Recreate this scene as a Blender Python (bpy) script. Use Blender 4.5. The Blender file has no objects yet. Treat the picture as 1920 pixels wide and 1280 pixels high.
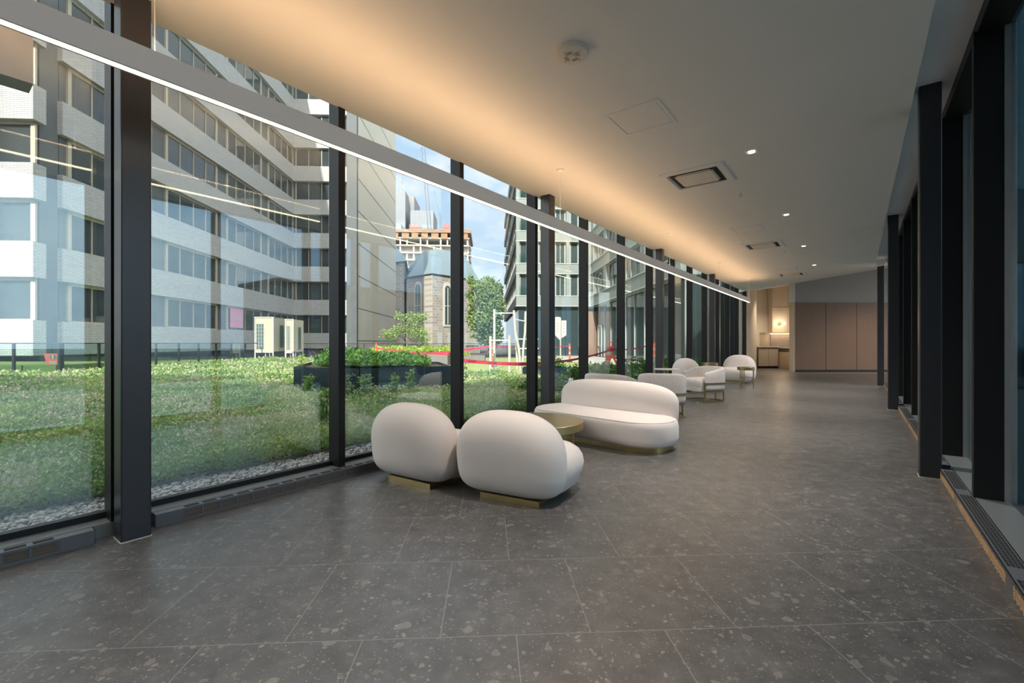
import bpy, math, random
import numpy as np
from mathutils import Matrix, Vector
random.seed(7)
rng = np.random.default_rng(11)
scene = bpy.context.scene
COL = scene.collection
R = math.radians

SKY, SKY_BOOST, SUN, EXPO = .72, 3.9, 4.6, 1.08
# ---------------------------------------------------------------- frames
TH = math.atan(648.0 / 853.0)                 # bearing of the glazed corridor
MC = Matrix.Rotation(-TH, 4, 'Z')             # corridor frame: x = across (to the right), y = along, z = up
MG = Matrix.Rotation(R(3.02), 4, 'Z')         # city grid frame (floor tiles, buildings)
ZC = 3.33                                     # ceiling height


def C(t, s, z=0.0):
    return MC @ Vector((t, s, z))


def at(x, y, z=0.0, rz=0.0):
    return Matrix.Translation((x, y, z)) @ Matrix.Rotation(rz, 4, 'Z')


def atC(t, s, z=0.0):
    return Matrix.Translation(C(t, s, z)) @ MC


def atG(x, y, z=0.0):
    return Matrix.Translation(MG @ Vector((x, y, z))) @ MG


# ---------------------------------------------------------------- materials
class NT:
    def __init__(self, name):
        self.m = bpy.data.materials.new(name)
        self.m.use_nodes = True
        self.t = self.m.node_tree
        self.t.nodes.clear()
        self.out = self.n('ShaderNodeOutputMaterial')

    def n(self, kind, **kw):
        x = self.t.nodes.new(kind)
        for k, v in kw.items():
            setattr(x, k, v)
        return x

    def link(self, a, b):
        self.t.links.new(a, b)

    def val(self, sock, v):
        if hasattr(v, 'is_output') or isinstance(v, bpy.types.NodeSocket):
            self.link(v, sock)
        else:
            sock.default_value = v

    def math(self, op, a, b=None, clamp=False):
        x = self.n('ShaderNodeMath', operation=op, use_clamp=clamp)
        self.val(x.inputs[0], a)
        if b is not None:
            self.val(x.inputs[1], b)
        return x.outputs[0]

    def mix(self, f, a, b):
        x = self.n('ShaderNodeMix', data_type='RGBA')
        self.val(x.inputs[0], f)
        self.val(x.inputs[6], a)
        self.val(x.inputs[7], b)
        return x.outputs[2]

    def ramp(self, f, stops):
        x = self.n('ShaderNodeValToRGB')
        e = x.color_ramp.elements
        while len(e) < len(stops):
            e.new(0.5)
        for i, (p, c) in enumerate(stops):
            e[i].position = p
            e[i].color = c if len(c) == 4 else (*c, 1)
        self.val(x.inputs[0], f)
        return x.outputs[0]

    def coord(self, what='Object'):
        return self.n('ShaderNodeTexCoord').outputs[what]

    def noise(self, vec, scale, detail=3, rough=.5, out=0):
        x = self.n('ShaderNodeTexNoise')
        if vec is not None:
            self.link(vec, x.inputs['Vector'])
        x.inputs['Scale'].default_value = scale
        x.inputs['Detail'].default_value = detail
        x.inputs['Roughness'].default_value = rough
        return x.outputs[out]

    def mapping(self, vec, loc=(0, 0, 0), scale=(1, 1, 1), rot=(0, 0, 0)):
        x = self.n('ShaderNodeMapping')
        self.link(vec, x.inputs[0])
        x.inputs[1].default_value = loc
        x.inputs[2].default_value = rot
        x.inputs[3].default_value = scale
        return x.outputs[0]

    def wallvec(self):
        """(x + y, z) of the object: a running coordinate on upright faces."""
        s = self.n('ShaderNodeSeparateXYZ')
        self.link(self.coord(), s.inputs[0])
        c = self.n('ShaderNodeCombineXYZ')
        self.link(self.math('ADD', s.outputs[0], s.outputs[1]), c.inputs[0])
        self.link(s.outputs[2], c.inputs[1])
        return c.outputs[0]

    def principled(self, color, rough=.5, metal=0.0, spec=.5, bump=None, bump_d=.01, bump_s=.3, **kw):
        p = self.n('ShaderNodeBsdfPrincipled')
        self.val(p.inputs['Base Color'], color)
        self.val(p.inputs['Roughness'], rough)
        p.inputs['Metallic'].default_value = metal
        p.inputs['Specular IOR Level'].default_value = spec
        for k, v in kw.items():
            p.inputs[k].default_value = v
        if bump is not None:
            b = self.n('ShaderNodeBump')
            b.inputs['Strength'].default_value = bump_s
            b.inputs['Distance'].default_value = bump_d
            self.link(bump, b.inputs['Height'])
            self.link(b.outputs[0], p.inputs['Normal'])
        self.link(p.outputs[0], self.out.inputs[0])
        return self.m


def c4(*c):
    return (*c, 1)


def plain(name, col, rough=.5, metal=0.0, spec=.5, var=.06, scale=6):
    """a solid material with a little procedural unevenness"""
    k = NT(name)
    n = k.noise(k.coord(), scale, 3)
    lo = tuple(max(0, x * (1 - var)) for x in col)
    hi = tuple(min(1, x * (1 + var)) for x in col)
    return k.principled(k.mix(n, c4(*lo), c4(*hi)), rough, metal, spec)


def emit(name, col, power):
    k = NT(name)
    e = k.n('ShaderNodeEmission')
    e.inputs[0].default_value = c4(*col)
    e.inputs[1].default_value = power
    k.link(e.outputs[0], k.out.inputs[0])
    return k.m


def glass(name, tint, f0=.05, refl=(1, 1, 1), graze=None):
    k = NT(name)
    lw = k.n('ShaderNodeLayerWeight')
    lw.inputs[0].default_value = .5
    f5 = k.math('POWER', lw.outputs['Facing'], 5.0)
    f = k.math('ADD', k.math('MULTIPLY', f5, 1 - f0), f0, clamp=True)
    tr = k.n('ShaderNodeBsdfTransparent')
    tr.inputs[0].default_value = c4(*tint)
    if graze:                                  # a longer way through the tinted pane at a slant
        k.link(k.mix(lw.outputs['Facing'], c4(*tint), c4(*graze)), tr.inputs[0])
    gl = k.n('ShaderNodeBsdfGlossy')
    gl.inputs['Color'].default_value = c4(*refl)
    gl.inputs['Roughness'].default_value = 0.0
    mx = k.n('ShaderNodeMixShader')
    k.link(f, mx.inputs[0])
    k.link(tr.outputs[0], mx.inputs[1])
    k.link(gl.outputs[0], mx.inputs[2])
    k.link(mx.outputs[0], k.out.inputs[0])
    return k.m


def floor_material():
    k = NT('stone_tile')
    co = k.coord()
    br = k.n('ShaderNodeTexBrick')
    br.offset = .5
    br.inputs['Scale'].default_value = 1.0
    br.inputs['Brick Width'].default_value = .622
    br.inputs['Row Height'].default_value = .648
    br.inputs['Mortar Size'].default_value = .0016
    br.inputs['Mortar Smooth'].default_value = .1
    br.inputs['Color1'].default_value = c4(.42, .42, .42)
    br.inputs['Color2'].default_value = c4(.58, .58, .58)
    k.link(k.mapping(co, loc=(FLOOR_DX, .0758, 0)), br.inputs['Vector'])
    # every tile is cut from another place of the slab
    off = k.n('ShaderNodeVectorMath', operation='SCALE')
    k.link(br.outputs['Color'], off.inputs[0])
    off.inputs['Scale'].default_value = 37.0
    v = k.n('ShaderNodeVectorMath', operation='ADD')
    k.link(co, v.inputs[0])
    k.link(off.outputs[0], v.inputs[1])
    warp = k.n('ShaderNodeVectorMath', operation='SCALE')
    k.link(k.noise(v.outputs[0], 14, 2, .5, 1), warp.inputs[0])
    warp.inputs['Scale'].default_value = .05
    vv = k.n('ShaderNodeVectorMath', operation='ADD')
    k.link(v.outputs[0], vv.inputs[0])
    k.link(warp.outputs[0], vv.inputs[1])

    def chips(scale, keep, edge):
        vo = k.n('ShaderNodeTexVoronoi')
        k.link(vv.outputs[0], vo.inputs['Vector'])
        vo.inputs['Scale'].default_value = scale
        sep = k.n('ShaderNodeSeparateColor')
        k.link(vo.outputs['Color'], sep.inputs[0])
        on = k.math('GREATER_THAN', sep.outputs[0], keep)
        size = k.math('MULTIPLY', sep.outputs[1], edge)
        near = k.math('LESS_THAN', vo.outputs['Distance'], size)
        return k.math('MULTIPLY', k.math('MULTIPLY', on, near), k.math('ADD', k.math('MULTIPLY', sep.outputs[2], .75), .25))
    big, mid, tiny = chips(16, .72, .5), chips(42, .66, .5), chips(120, .72, .5)
    cloud = k.noise(v.outputs[0], 9, 6, .65)
    base = k.ramp(cloud, [(.25, (.062, .062, .063)), (.55, (.096, .095, .095)), (.8, (.138, .136, .134))])
    colr = k.mix(k.math('MULTIPLY', big, .5), base, c4(.26, .245, .225))
    colr = k.mix(k.math('MULTIPLY', mid, .6), colr, c4(.30, .285, .26))
    colr = k.mix(k.math('MULTIPLY', tiny, .48), colr, c4(.42, .40, .37))
    colr = k.mix(br.outputs['Fac'], colr, c4(.24, .235, .23))
    ro = k.ramp(k.noise(co, 5, 4), [(.3, (.30,) * 3), (.7, (.40,) * 3)])
    return k.principled(colr, ro, 0, .65, bump=k.math('MULTIPLY', br.outputs['Fac'], -1.0), bump_d=.002, bump_s=.25)


FLOOR_DX = .195


def brick_material(name, c1, c2, mortar, w, h, ms, rough=.8, bump_d=.006):
    k = NT(name)
    v = k.wallvec()
    br = k.n('ShaderNodeTexBrick')
    br.inputs['Scale'].default_value = 1.0
    br.inputs['Brick Width'].default_value = w
    br.inputs['Row Height'].default_value = h
    br.inputs['Mortar Size'].default_value = ms
    br.inputs['Bias'].default_value = 0
    br.inputs['Color1'].default_value = c4(*c1)
    br.inputs['Color2'].default_value = c4(*c2)
    br.inputs['Mortar'].default_value = c4(*mortar)
    k.link(v, br.inputs['Vector'])
    n = k.noise(k.coord(), 1.3, 5)
    colr = k.mix(k.math('MULTIPLY', n, .35), br.outputs['Color'], c4(*[x * .72 for x in c1]))
    return k.principled(colr, rough, bump=k.math('MULTIPLY', br.outputs['Fac'], -1.0), bump_d=bump_d, bump_s=.5)


def leaf_material(name, stops, s1=1.2, s2=22, transl=.35, mixw=.5):
    k = NT(name)
    co = k.coord()
    a = k.noise(co, s1, 3)
    b = k.noise(co, s2, 2)
    f = k.math('ADD', k.math('MULTIPLY', a, 1 - mixw), k.math('MULTIPLY', b, mixw))
    colr = k.ramp(f, stops)
    d = k.n('ShaderNodeBsdfPrincipled')
    k.link(colr, d.inputs['Base Color'])
    d.inputs['Roughness'].default_value = .55
    d.inputs['Specular IOR Level'].default_value = .3
    tl = k.n('ShaderNodeBsdfTranslucent')
    k.link(colr, tl.inputs[0])
    mx = k.n('ShaderNodeMixShader')
    mx.inputs[0].default_value = transl
    k.link(d.outputs[0], mx.inputs[1])
    k.link(tl.outputs[0], mx.inputs[2])
    k.link(mx.outputs[0], k.out.inputs[0])
    return k.m


def fabric_material(name, col, weave=260):
    k = NT(name)
    co = k.coord()
    n = k.noise(k.mapping(co, scale=(1, 1, 3)), weave, 2)
    big = k.noise(co, 2.5, 3)
    lo = c4(*[x * .93 for x in col])
    colr = k.mix(k.math('ADD', k.math('MULTIPLY', n, .6), k.math('MULTIPLY', big, .4)), lo, c4(*col))
    k.principled(colr, .92, 0, .15, bump=n, bump_d=.0015, bump_s=.35, **{'Sheen Weight': .25})
    return k.m


def boucle_material(name, col):
    k = NT(name)
    co = k.coord()
    vo = k.n('ShaderNodeTexVoronoi')
    k.link(co, vo.inputs['Vector'])
    vo.inputs['Scale'].default_value = 90
    n = vo.outputs['Distance']
    colr = k.mix(k.math('MULTIPLY', n, 1.2, clamp=True), c4(*col), c4(*[x * .72 for x in col]))
    return k.principled(colr, .95, 0, .1, bump=k.math('MULTIPLY', n, -1.0), bump_d=.006, bump_s=.6)


def wood_material(name, c1, c2, vert=True):
    k = NT(name)
    co = k.coord()
    m = k.mapping(co, scale=(26, 26, 1.2) if vert else (1.2, 26, 26))
    n = k.noise(m, 1.0, 4, .6)
    return k.principled(k.mix(n, c4(*c1), c4(*c2)), .5, 0, .4)


M = {}
M['floor'] = floor_material()
M['ceiling'] = plain('ceiling_paint', (.78, .78, .77), .85, 0, .2, .02, 3)
M['wallpaint'] = plain('warm_white_paint', (.66, .62, .56), .8, 0, .2, .02, 3)
M['greypaint'] = plain('grey_paint', (.42, .41, .40), .8, 0, .2, .02, 3)
M['black_metal'] = plain('black_anodised_metal', (.008, .008, .009), .42, 0, .3, .1, 9)
M['column_metal'] = plain('black_painted_steel', (.022, .024, .030), .32, 0, .6, .15, 5)
M['sill_metal'] = plain('dark_grey_sill_metal', (.20, .215, .215), .3, .2, .5, .05, 5)
M['heater'] = plain('slate_enamel', (.12, .13, .142), .4, .1, .5, .06, 5)
M['heater_core'] = plain('copper_fins', (.30, .17, .08), .5, .3, .5, .15, 40)
M['heater_core_tan'] = plain('tan_fins', (.50, .34, .20), .6, 0, .4, .12, 40)
M['slot'] = plain('dark_slot', (.006, .006, .006), .8)
M['glass_clear'] = glass('clear_glazing', (.93, .95, .935), .12, (.80, .93, 1.0))
M['glass_blue'] = glass('blue_tinted_glazing', (.70, .80, .86), .06, (1, 1, 1), (.05, .15, .21))
M['glass_rail'] = glass('railing_glass', (.80, .90, .88), .04)
M['fabric'] = fabric_material('ivory_fabric', (.79, .73, .705))
M['boucle'] = boucle_material('ivory_boucle', (.80, .765, .75))
M['brass'] = plain('brushed_brass', (.46, .35, .17), .32, .95, .5, .10, 14)
M['brass_top'] = plain('satin_brass_top', (.46, .37, .20), .42, .9, .5, .06, 5)
M['white_top'] = plain('white_table_top', (.75, .73, .70), .3)
M['white_metal'] = plain('white_powder_coat', (.90, .90, .91), .45, 0, .4, .02)
M['white_plastic'] = plain('ivory_plastic', (.66, .64, .58), .5)
M['strip_down'] = emit('warm_strip_diffuser', (1.0, .74, .46), 4.0)
M['strip_up'] = emit('warm_uplight', (1.0, .60, .31), 11.5)
M['downlight'] = emit('warm_downlight', (1.0, .72, .45), 3.2)
M['bulb'] = emit('warm_globe', (1.0, .75, .45), 4.0)
M['undershelf'] = emit('undershelf_strip', (1.0, .68, .38), 9.0)
M['wood'] = wood_material('oak_veneer', (.19, .115, .078), (.27, .17, .12))
M['wood_light'] = wood_material('pale_oak_edge', (.60, .47, .33), (.72, .58, .43))
M['laminate'] = plain('cream_laminate', (.56, .49, .42), .55, 0, .3, .02)
M['tile_small'] = brick_material('mosaic_tile', (.36, .33, .35), (.44, .40, .41), (.55, .52, .5), .20, .06, .006, .3, .002)
M['grille_grey'] = plain('grey_grille', (.22, .20, .17), .6)
M['chrome'] = plain('brushed_steel', (.5, .5, .5), .3, .9)
M['dark_rubber'] = plain('dark_plinth', (.012, .012, .012), .6)
# outside
M['brick_white'] = brick_material('white_glazed_brick', (.50, .50, .495), (.41, .41, .41), (.19, .19, .195), .30, .085, .010, .5)
M['concrete'] = plain('pale_concrete', (.50, .49, .45), .8, 0, .3, .12, 1.2)
M['concrete_panel'] = plain('beige_concrete_panel', (.60, .56, .47), .75, 0, .3, .08, .6)
M['panel_joint'] = plain('panel_joint', (.12, .12, .12), .8)
M['dark_stone'] = plain('dark_recess_stone', (.10, .11, .12), .6, 0, .4, .2, 2)
M['frame_cream'] = plain('champagne_window_frame', (.46, .41, .32), .5, .2)
M['frame_white'] = plain('white_window_frame', (.38, .41, .40), .5)
M['frame_grey'] = plain('grey_panel', (.24, .27, .265), .5, 0, .4, .08, .8)


def pane_material(name, c, rough, spec):
    k = NT(name)
    n = k.noise(k.coord(), .35, 3)
    p = k.principled(k.mix(n, c4(*[x * .6 for x in c]), c4(*[min(1, x * 1.5) for x in c])), rough, 0, spec)
    return p


M['pane'] = pane_material('office_window_glass', (.045, .055, .06), .04, .55)
M['pane_teal'] = pane_material('teal_window_glass', (.055, .078, .082), .05, .8)
M['podium_glass'] = pane_material('dark_podium_glass', (.035, .055, .06), .08, .8)
M['soil'] = plain('roof_soil', (.055, .05, .03), .95, 0, .1, .4, 3)
M['turf'] = leaf_material('turf_green', [(.3, (.20, .25, .08)), (.7, (.30, .35, .13))], 2, 60, .0, .6)
M['lawn_bank'] = leaf_material('bank_grass', [(.3, (.10, .13, .04)), (.7, (.22, .25, .09))], 2, 50, .0, .6)
M['paving'] = plain('pale_paving', (.40, .385, .35), .8, 0, .2, .08, 1.5)
M['asphalt'] = plain('asphalt', (.10, .10, .105), .9, 0, .2, .2, 1)
M['pebble'] = leaf_material('pebble_stone', [(.25, (.13, .13, .13)), (.5, (.34, .335, .33)), (.75, (.58, .57, .56))], 30, 60, .0, .5)
M['meadow'] = leaf_material('meadow_leaf', [(.28, (.075, .155, .045)), (.45, (.16, .29, .085)), (.56, (.29, .41, .14)), (.66, (.47, .53, .20)), (.78, (.55, .57, .39))], .55, 38, .35, .42)
M['meadow_dry'] = leaf_material('meadow_seed_heads', [(.3, (.30, .30, .16)), (.5, (.46, .45, .30)), (.7, (.62, .60, .48))], 1.0, 60, .3, .5)
M['leaf_dark'] = leaf_material('shrub_leaf', [(.3, (.03, .085, .018)), (.5, (.07, .17, .03)), (.7, (.16, .30, .06))], 1.5, 26, .3, .6)
M['leaf_lime'] = leaf_material('lime_leaf', [(.3, (.22, .34, .05)), (.5, (.38, .50, .10)), (.7, (.58, .66, .22))], 1.5, 26, .4, .6)
M['leaf_tree'] = leaf_material('tree_leaf', [(.3, (.12, .19, .06)), (.5, (.26, .36, .12)), (.7, (.46, .54, .24))], .35, 12, .3, .6)
M['bark'] = plain('pale_bark', (.30, .26, .21), .9, 0, .1, .3, 12)
M['railing'] = plain('black_railing', (.012, .016, .017), .45)
M['planter'] = plain('black_planter_metal', (.020, .034, .055), .12, .4, .8, .1, 2)
M['planter_grey'] = plain('grey_trough', (.17, .16, .15), .8)
M['cream_metal'] = plain('cream_cabinet_metal', (.42, .41, .33), .55, 0, .3, .05)
M['louvre'] = plain('dark_louvre', (.07, .10, .11), .5)
M['orange'] = plain('orange_plastic', (.80, .10, .03), .45)
M['red_tape'] = plain('red_barrier_tape', (.42, .03, .065), .4)
M['white_paint'] = plain('white_paint', (.43, .43, .41), .5)
M['black_ink'] = plain('black_ink', (.01, .01, .01), .6)
M['stone_light'] = brick_material('church_stone', (.40, .36, .31), (.26, .235, .215), (.44, .41, .37), 1.0, .42, .05, .85, .03)
M['stone_trim'] = plain('stone_trim', (.56, .54, .50), .8)
M['slate'] = plain('grey_blue_slate', (.15, .20, .23), .6, 0, .4, .1, 2)
M['raw_concrete'] = plain('raw_concrete', (.46, .44, .41), .85, 0, .2, .1, .4)
M['formwork'] = plain('timber_formwork', (.25, .165, .11), .8, 0, .2, .25, .6)
M['rust_red'] = plain('rust_red_steel', (.38, .10, .07), .6)
M['far_white'] = plain('far_white_facade', (.20, .21, .23), .7, 0, .3, .04, .1)
M['far_glass'] = plain('far_blue_glass', (.20, .33, .47), .2, 0, .6, .15, .08)
M['far_window'] = plain('far_window_row', (.18, .22, .27), .3)
M['pink'] = plain('pink_banner', (.62, .22, .34), .7)
M['red_sign'] = plain('red_placard', (.72, .14, .12), .6)
M['blue_ink'] = plain('blue_ink', (.10, .16, .42), .6)
M['yellow_ink'] = plain('yellow_ink', (.75, .50, .08), .6)
M['green_paint'] = plain('green_paint', (.03, .28, .17), .5)
M['blue_paint'] = plain('blue_paint', (.03, .09, .30), .5)
M['hose_yellow'] = plain('yellow_hose', (.62, .42, .06), .5)
M['hose_blue'] = plain('blue_hose', (.02, .07, .16), .5)


# ---------------------------------------------------------------- mesh builder
class MB:
    def __init__(self):
        self.v, self.f = [], []

    def add(self, vs, fs):
        b = len(self.v)
        self.v.extend([tuple(x) for x in vs])
        self.f.extend([tuple(b + i for i in q) for q in fs])
        return self

    def box(self, x0, x1, y0, y1, z0, z1, T=None):
        vs = [Vector(p) for p in ((x0, y0, z0), (x1, y0, z0), (x1, y1, z0), (x0, y1, z0), (x0, y0, z1), (x1, y0, z1), (x1, y1, z1), (x0, y1, z1))]
        if T is not None:
            vs = [T @ p for p in vs]
        return self.add(vs, [(0, 3, 2, 1), (4, 5, 6, 7), (0, 1, 5, 4), (1, 2, 6, 5), (2, 3, 7, 6), (3, 0, 4, 7)])

    def prism(self, poly, z0, z1):
        n = len(poly)
        a = sum(poly[i][0] * poly[(i + 1) % n][1] - poly[(i + 1) % n][0] * poly[i][1] for i in range(n))
        if a < 0:
            poly = poly[::-1]
        g0 = z0 if callable(z0) else (lambda x, y: z0)
        g1 = z1 if callable(z1) else (lambda x, y: z1)
        vs = [(x, y, g0(x, y)) for x, y in poly] + [(x, y, g1(x, y)) for x, y in poly]
        fs = [tuple(range(n - 1, -1, -1)), tuple(range(n, 2 * n))] + [(i, (i + 1) % n, n + (i + 1) % n, n + i) for i in range(n)]
        return self.add(vs, fs)

    def loft(self, rings, cap=True, closed=True):
        n = len(rings[0])
        vs = [p for r in rings for p in r]
        fs = []
        m = n if closed else n - 1
        for k in range(len(rings) - 1):
            for i in range(m):
                j = (i + 1) % n
                fs.append((k * n + i, k * n + j, (k + 1) * n + j, (k + 1) * n + i))
        if cap:
            fs.append(tuple(range(n - 1, -1, -1)))
            b = (len(rings) - 1) * n
            fs.append(tuple(range(b, b + n)))
        return self.add(vs, fs)

    def tube(self, pts, r, n=8, cap=True):
        pts = [Vector(p) for p in pts]
        rr = r if isinstance(r, (list, tuple)) else [r] * len(pts)
        rings = []
        up = Vector((0, 0, 1))
        for i, p in enumerate(pts):
            d = (pts[min(i + 1, len(pts) - 1)] - pts[max(i - 1, 0)]).normalized()
            a = d.cross(up)
            if a.length < .01:
                a = d.cross(Vector((1, 0, 0)))
            a.normalize()
            b = a.cross(d).normalized()
            rings.append([p + rr[i] * (math.cos(2 * math.pi * k / n) * a + math.sin(2 * math.pi * k / n) * b) for k in range(n)])
        return self.loft(rings, cap)

    def bar(self, a, b, w, h):
        """rectangular bar from a to b (w across, h up)"""
        a, b = Vector(a), Vector(b)
        d = (b - a)
        L = d.length
        d.normalize()
        x = d.cross(Vector((0, 0, 1)))
        if x.length < .01:
            x = Vector((1, 0, 0))
        x.normalize()
        z = x.cross(d)
        T = Matrix((( x.x, d.x, z.x, a.x), (x.y, d.y, z.y, a.y), (x.z, d.z, z.z, a.z), (0, 0, 0, 1)))
        return self.box(-w / 2, w / 2, 0, L, -h / 2, h / 2, T)

    def lathe(self, prof, n=48, c=(0, 0)):
        rings = [[(c[0] + r * math.cos(2 * math.pi * k / n), c[1] + r * math.sin(2 * math.pi * k / n), z) for k in range(n)] for r, z in prof]
        return self.loft(rings, True)

    def build(self, name, mat, parent=None, Mx=None, smooth=False, sharp=None):
        me = bpy.data.meshes.new(name)
        me.from_pydata(self.v, [], self.f)
        me.validate()
        me.update()
        if smooth:
            me.polygons.foreach_set('use_smooth', [True] * len(me.polygons))
            if sharp is not None:
                me.set_sharp_from_angle(angle=R(sharp))
        if mat is not None:
            me.materials.append(mat)
        return link(name, me, parent, Mx)


def link(name, me, parent=None, Mx=None):
    o = bpy.data.objects.new(name, me)
    COL.objects.link(o)
    if parent is not None:
        o.parent = parent
    if Mx is not None:
        if parent is not None:
            o.matrix_local = Mx
        else:
            o.matrix_world = Mx
    return o


def tag(o, label=None, cat=None, group=None, kind=None):
    for k, v in (('label', label), ('category', cat), ('group', group), ('kind', kind)):
        if v:
            o[k] = v
    return o


def thing(name, label, cat, Mx, group=None, kind=None):
    return tag(link(name, None, None, Mx), label, cat, group, kind)


def structure(name, mb, mat, Mx=None, **kw):
    return tag(mb.build(name, mat, None, Mx, **kw), kind='structure')


def copy_tree(o, Mx=None, parent=None):
    c = o.copy()
    COL.objects.link(c)
    if parent is not None:
        ml = o.matrix_local.copy()
        c.parent = parent
        c.matrix_local = ml
    elif Mx is not None:
        c.matrix_world = Mx
    for ch in list(o.children):
        copy_tree(ch, None, c)
    return c


def leaf_mesh(name, pts, size, mat, parent=None, up=.6, aspect=1.8, Mx=None):
    """one mesh of many small two-sided leaves; pts (n,3), size (n,)"""
    n = len(pts)
    d = rng.normal(size=(n, 3))
    d[:, 2] = np.abs(d[:, 2]) * up + up * .5
    d /= np.linalg.norm(d, axis=1)[:, None]
    w = np.cross(d, rng.normal(size=(n, 3)))
    w /= np.linalg.norm(w, axis=1)[:, None] + 1e-9
    L = size[:, None] * aspect
    W = size[:, None] * .5
    nrm = np.cross(d, w)
    v = np.empty((n, 4, 3))
    v[:, 0] = pts
    v[:, 1] = pts + d * L * .5 + w * W
    v[:, 2] = pts + d * L - nrm * L * .12
    v[:, 3] = pts + d * L * .5 - w * W
    me = bpy.data.meshes.new(name)
    me.vertices.add(n * 4)
    me.vertices.foreach_set('co', v.reshape(-1).astype(np.float32))
    me.loops.add(n * 4)
    me.loops.foreach_set('vertex_index', np.arange(n * 4, dtype=np.int32))
    me.polygons.add(n)
    me.polygons.foreach_set('loop_start', np.arange(0, n * 4, 4, dtype=np.int32))
    me.polygons.foreach_set('loop_total', np.full(n, 4, dtype=np.int32))
    me.update(calc_edges=True)
    me.materials.append(mat)
    return link(name, me, parent, Mx)


def in_poly(x, y, poly):
    inside = np.zeros(len(x), bool)
    n = len(poly)
    for i in range(n):
        x0, y0 = poly[i]
        x1, y1 = poly[(i + 1) % n]
        c = ((y0 > y) != (y1 > y))
        xi = (x1 - x0) * (y - y0) / ((y1 - y0) if y1 != y0 else 1e-9) + x0
        inside ^= c & (x < xi)
    return inside


def text_mesh(txt, size, name, mat, parent, Mx, depth=.002):
    cu = bpy.data.curves.new('lettering_curve', 'FONT')
    cu.body = txt
    cu.size = size
    cu.align_x = 'CENTER'
    cu.align_y = 'CENTER'
    cu.extrude = depth
    o = bpy.data.objects.new('lettering_curve', cu)
    COL.objects.link(o)
    dg = bpy.context.evaluated_depsgraph_get()
    me = bpy.data.meshes.new_from_object(o.evaluated_get(dg))
    bpy.data.objects.remove(o)
    bpy.data.curves.remove(cu)
    me.materials.clear()
    me.materials.append(mat)
    return link(name, me, parent, Mx)


def rrect(hw, hh, r, n=8):
    """rounded rectangle outline, counter-clockwise, in two axes"""
    pts = []
    for cx, cy, a0 in ((hw - r, hh - r, 0), (-hw + r, hh - r, 90), (-hw + r, -hh + r, 180), (hw - r, -hh + r, 270)):
        for k in range(n + 1):
            a = R(a0 + 90 * k / n)
            pts.append((cx + r * math.cos(a), cy + r * math.sin(a)))
    return pts


# ================================================================ CAMERA
cam = bpy.data.cameras.new('camera')
cam.sensor_width = 36
cam.lens = 853.0 / 1920 * 36
cam.shift_y = 3 / 1920
cam.clip_end = 2000
camo = bpy.data.objects.new('camera', cam)
COL.objects.link(camo)
camo.location = (0, 0, 1.2)
camo.rotation_euler = (R(90), 0, 0)
scene.camera = camo

# ================================================================ ROOM SHELL
T_GL, T_MU = -3.87, -3.72          # garden side: glass plane, inner face of the mullions
S_END = 21.25                      # where the garden glazing stops
S_BACK = -3.0
wl = lambda t, s: (C(t, s).x, C(t, s).y)

flo = [wl(-3.95, S_BACK - .1), wl(-3.95, S_END + .1), (11.4, 22.7), (19.2, 22.7), (19.2, 12.6), wl(.85, 16.7), wl(.85, S_BACK - .1)]
inv = MG.inverted()
fl = MB().prism([tuple((inv @ Vector((x, y, 0)))[:2]) for x, y in flo], -.3, 0)
structure('floor', fl, M['floor'], MG)

foldA, foldB = Vector((9.6, 18.7)), Vector((10.2, 12.45))
fd = (foldB - foldA).normalized()
fn = Vector((-fd.y, fd.x))
if fn.x < 0:
    fn = -fn
zs = lambda x, y: ZC + .166 * max(0.0, (Vector((x, y)) - foldA).dot(fn))
c_in = inv @ Vector((0, 0, 0))
flat = [wl(-3.74, S_BACK), wl(-3.74, 20.65), tuple(foldA), tuple(foldB), wl(.385, 16.1), wl(.385, S_BACK)]
structure('ceiling', MB().prism(flat, ZC, 4.0), M['ceiling'])
slope = [tuple(foldA), tuple(foldB), (10.9, 12.45), (19.2, 12.45), (19.2, 22.8), (11.3, 22.8), (9.5, 19.0)]
structure('ceiling_sloped', MB().prism(slope, zs, lambda x, y: zs(x, y) + .3), M['ceiling'])
structure('trim_1', MB().box(.385, .90, S_BACK, 16.55, 3.5, 4.0), M['ceiling'], MC)          # raised strip over the street glazing
structure('roof', MB().prism([wl(-4.15, S_BACK - .2), wl(-4.15, 21.4), (11.2, 23), (19.4, 23), (19.4, 12.4), wl(1.0, 16.8), wl(1.0, S_BACK - .2)], 5.2, 5.5).box(-4.15, -3.97, S_BACK, 21.3, 3.75, 5.3, MC), M['concrete'])
# end walls
structure('wall_left', MB().prism([wl(-3.74, S_END), wl(-3.95, S_END), (11.35, 22.75), (11.62, 22.75), (11.62, 21.62)], 0, 5), M['wallpaint'])
structure('wall_nook', MB().box(11.4, 15.0, 22.5, 22.7, 0, 5.2), M['wallpaint'])
structure('wall_end', MB().box(11.80, 19.2, 19.09, 19.3, 0, 5.2), M['greypaint'])
structure('trim_6', MB().box(11.735, 11.795, 18.96, 19.3, 2.905, 5.2), M['ceiling'])
structure('wall_nook_side', MB().box(14.4, 14.6, 19.3, 22.5, 0, 5.2), M['wallpaint'])
n_side = MB().box(19.0, 19.1, 12.4, 19.3, 0, .1).box(19.0, 19.1, 12.4, 19.3, 4.3, 5.2)
for y in (12.5, 14.7, 16.9, 19.1):
    n_side.box(19.0, 19.1, y - .03, y + .03, 0, 5)
structure('wall_right', n_side, M['black_metal'])
wall_street = structure('wall_street', MB().box(10.75, 11.2, 12.4, 12.6, 0, 5.4).box(10.75, 19.2, 12.4, 12.6, 3.4, 5.4).box(14.9, 15.1, 12.4, 12.6, 0, 3.4), M['greypaint'])
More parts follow.
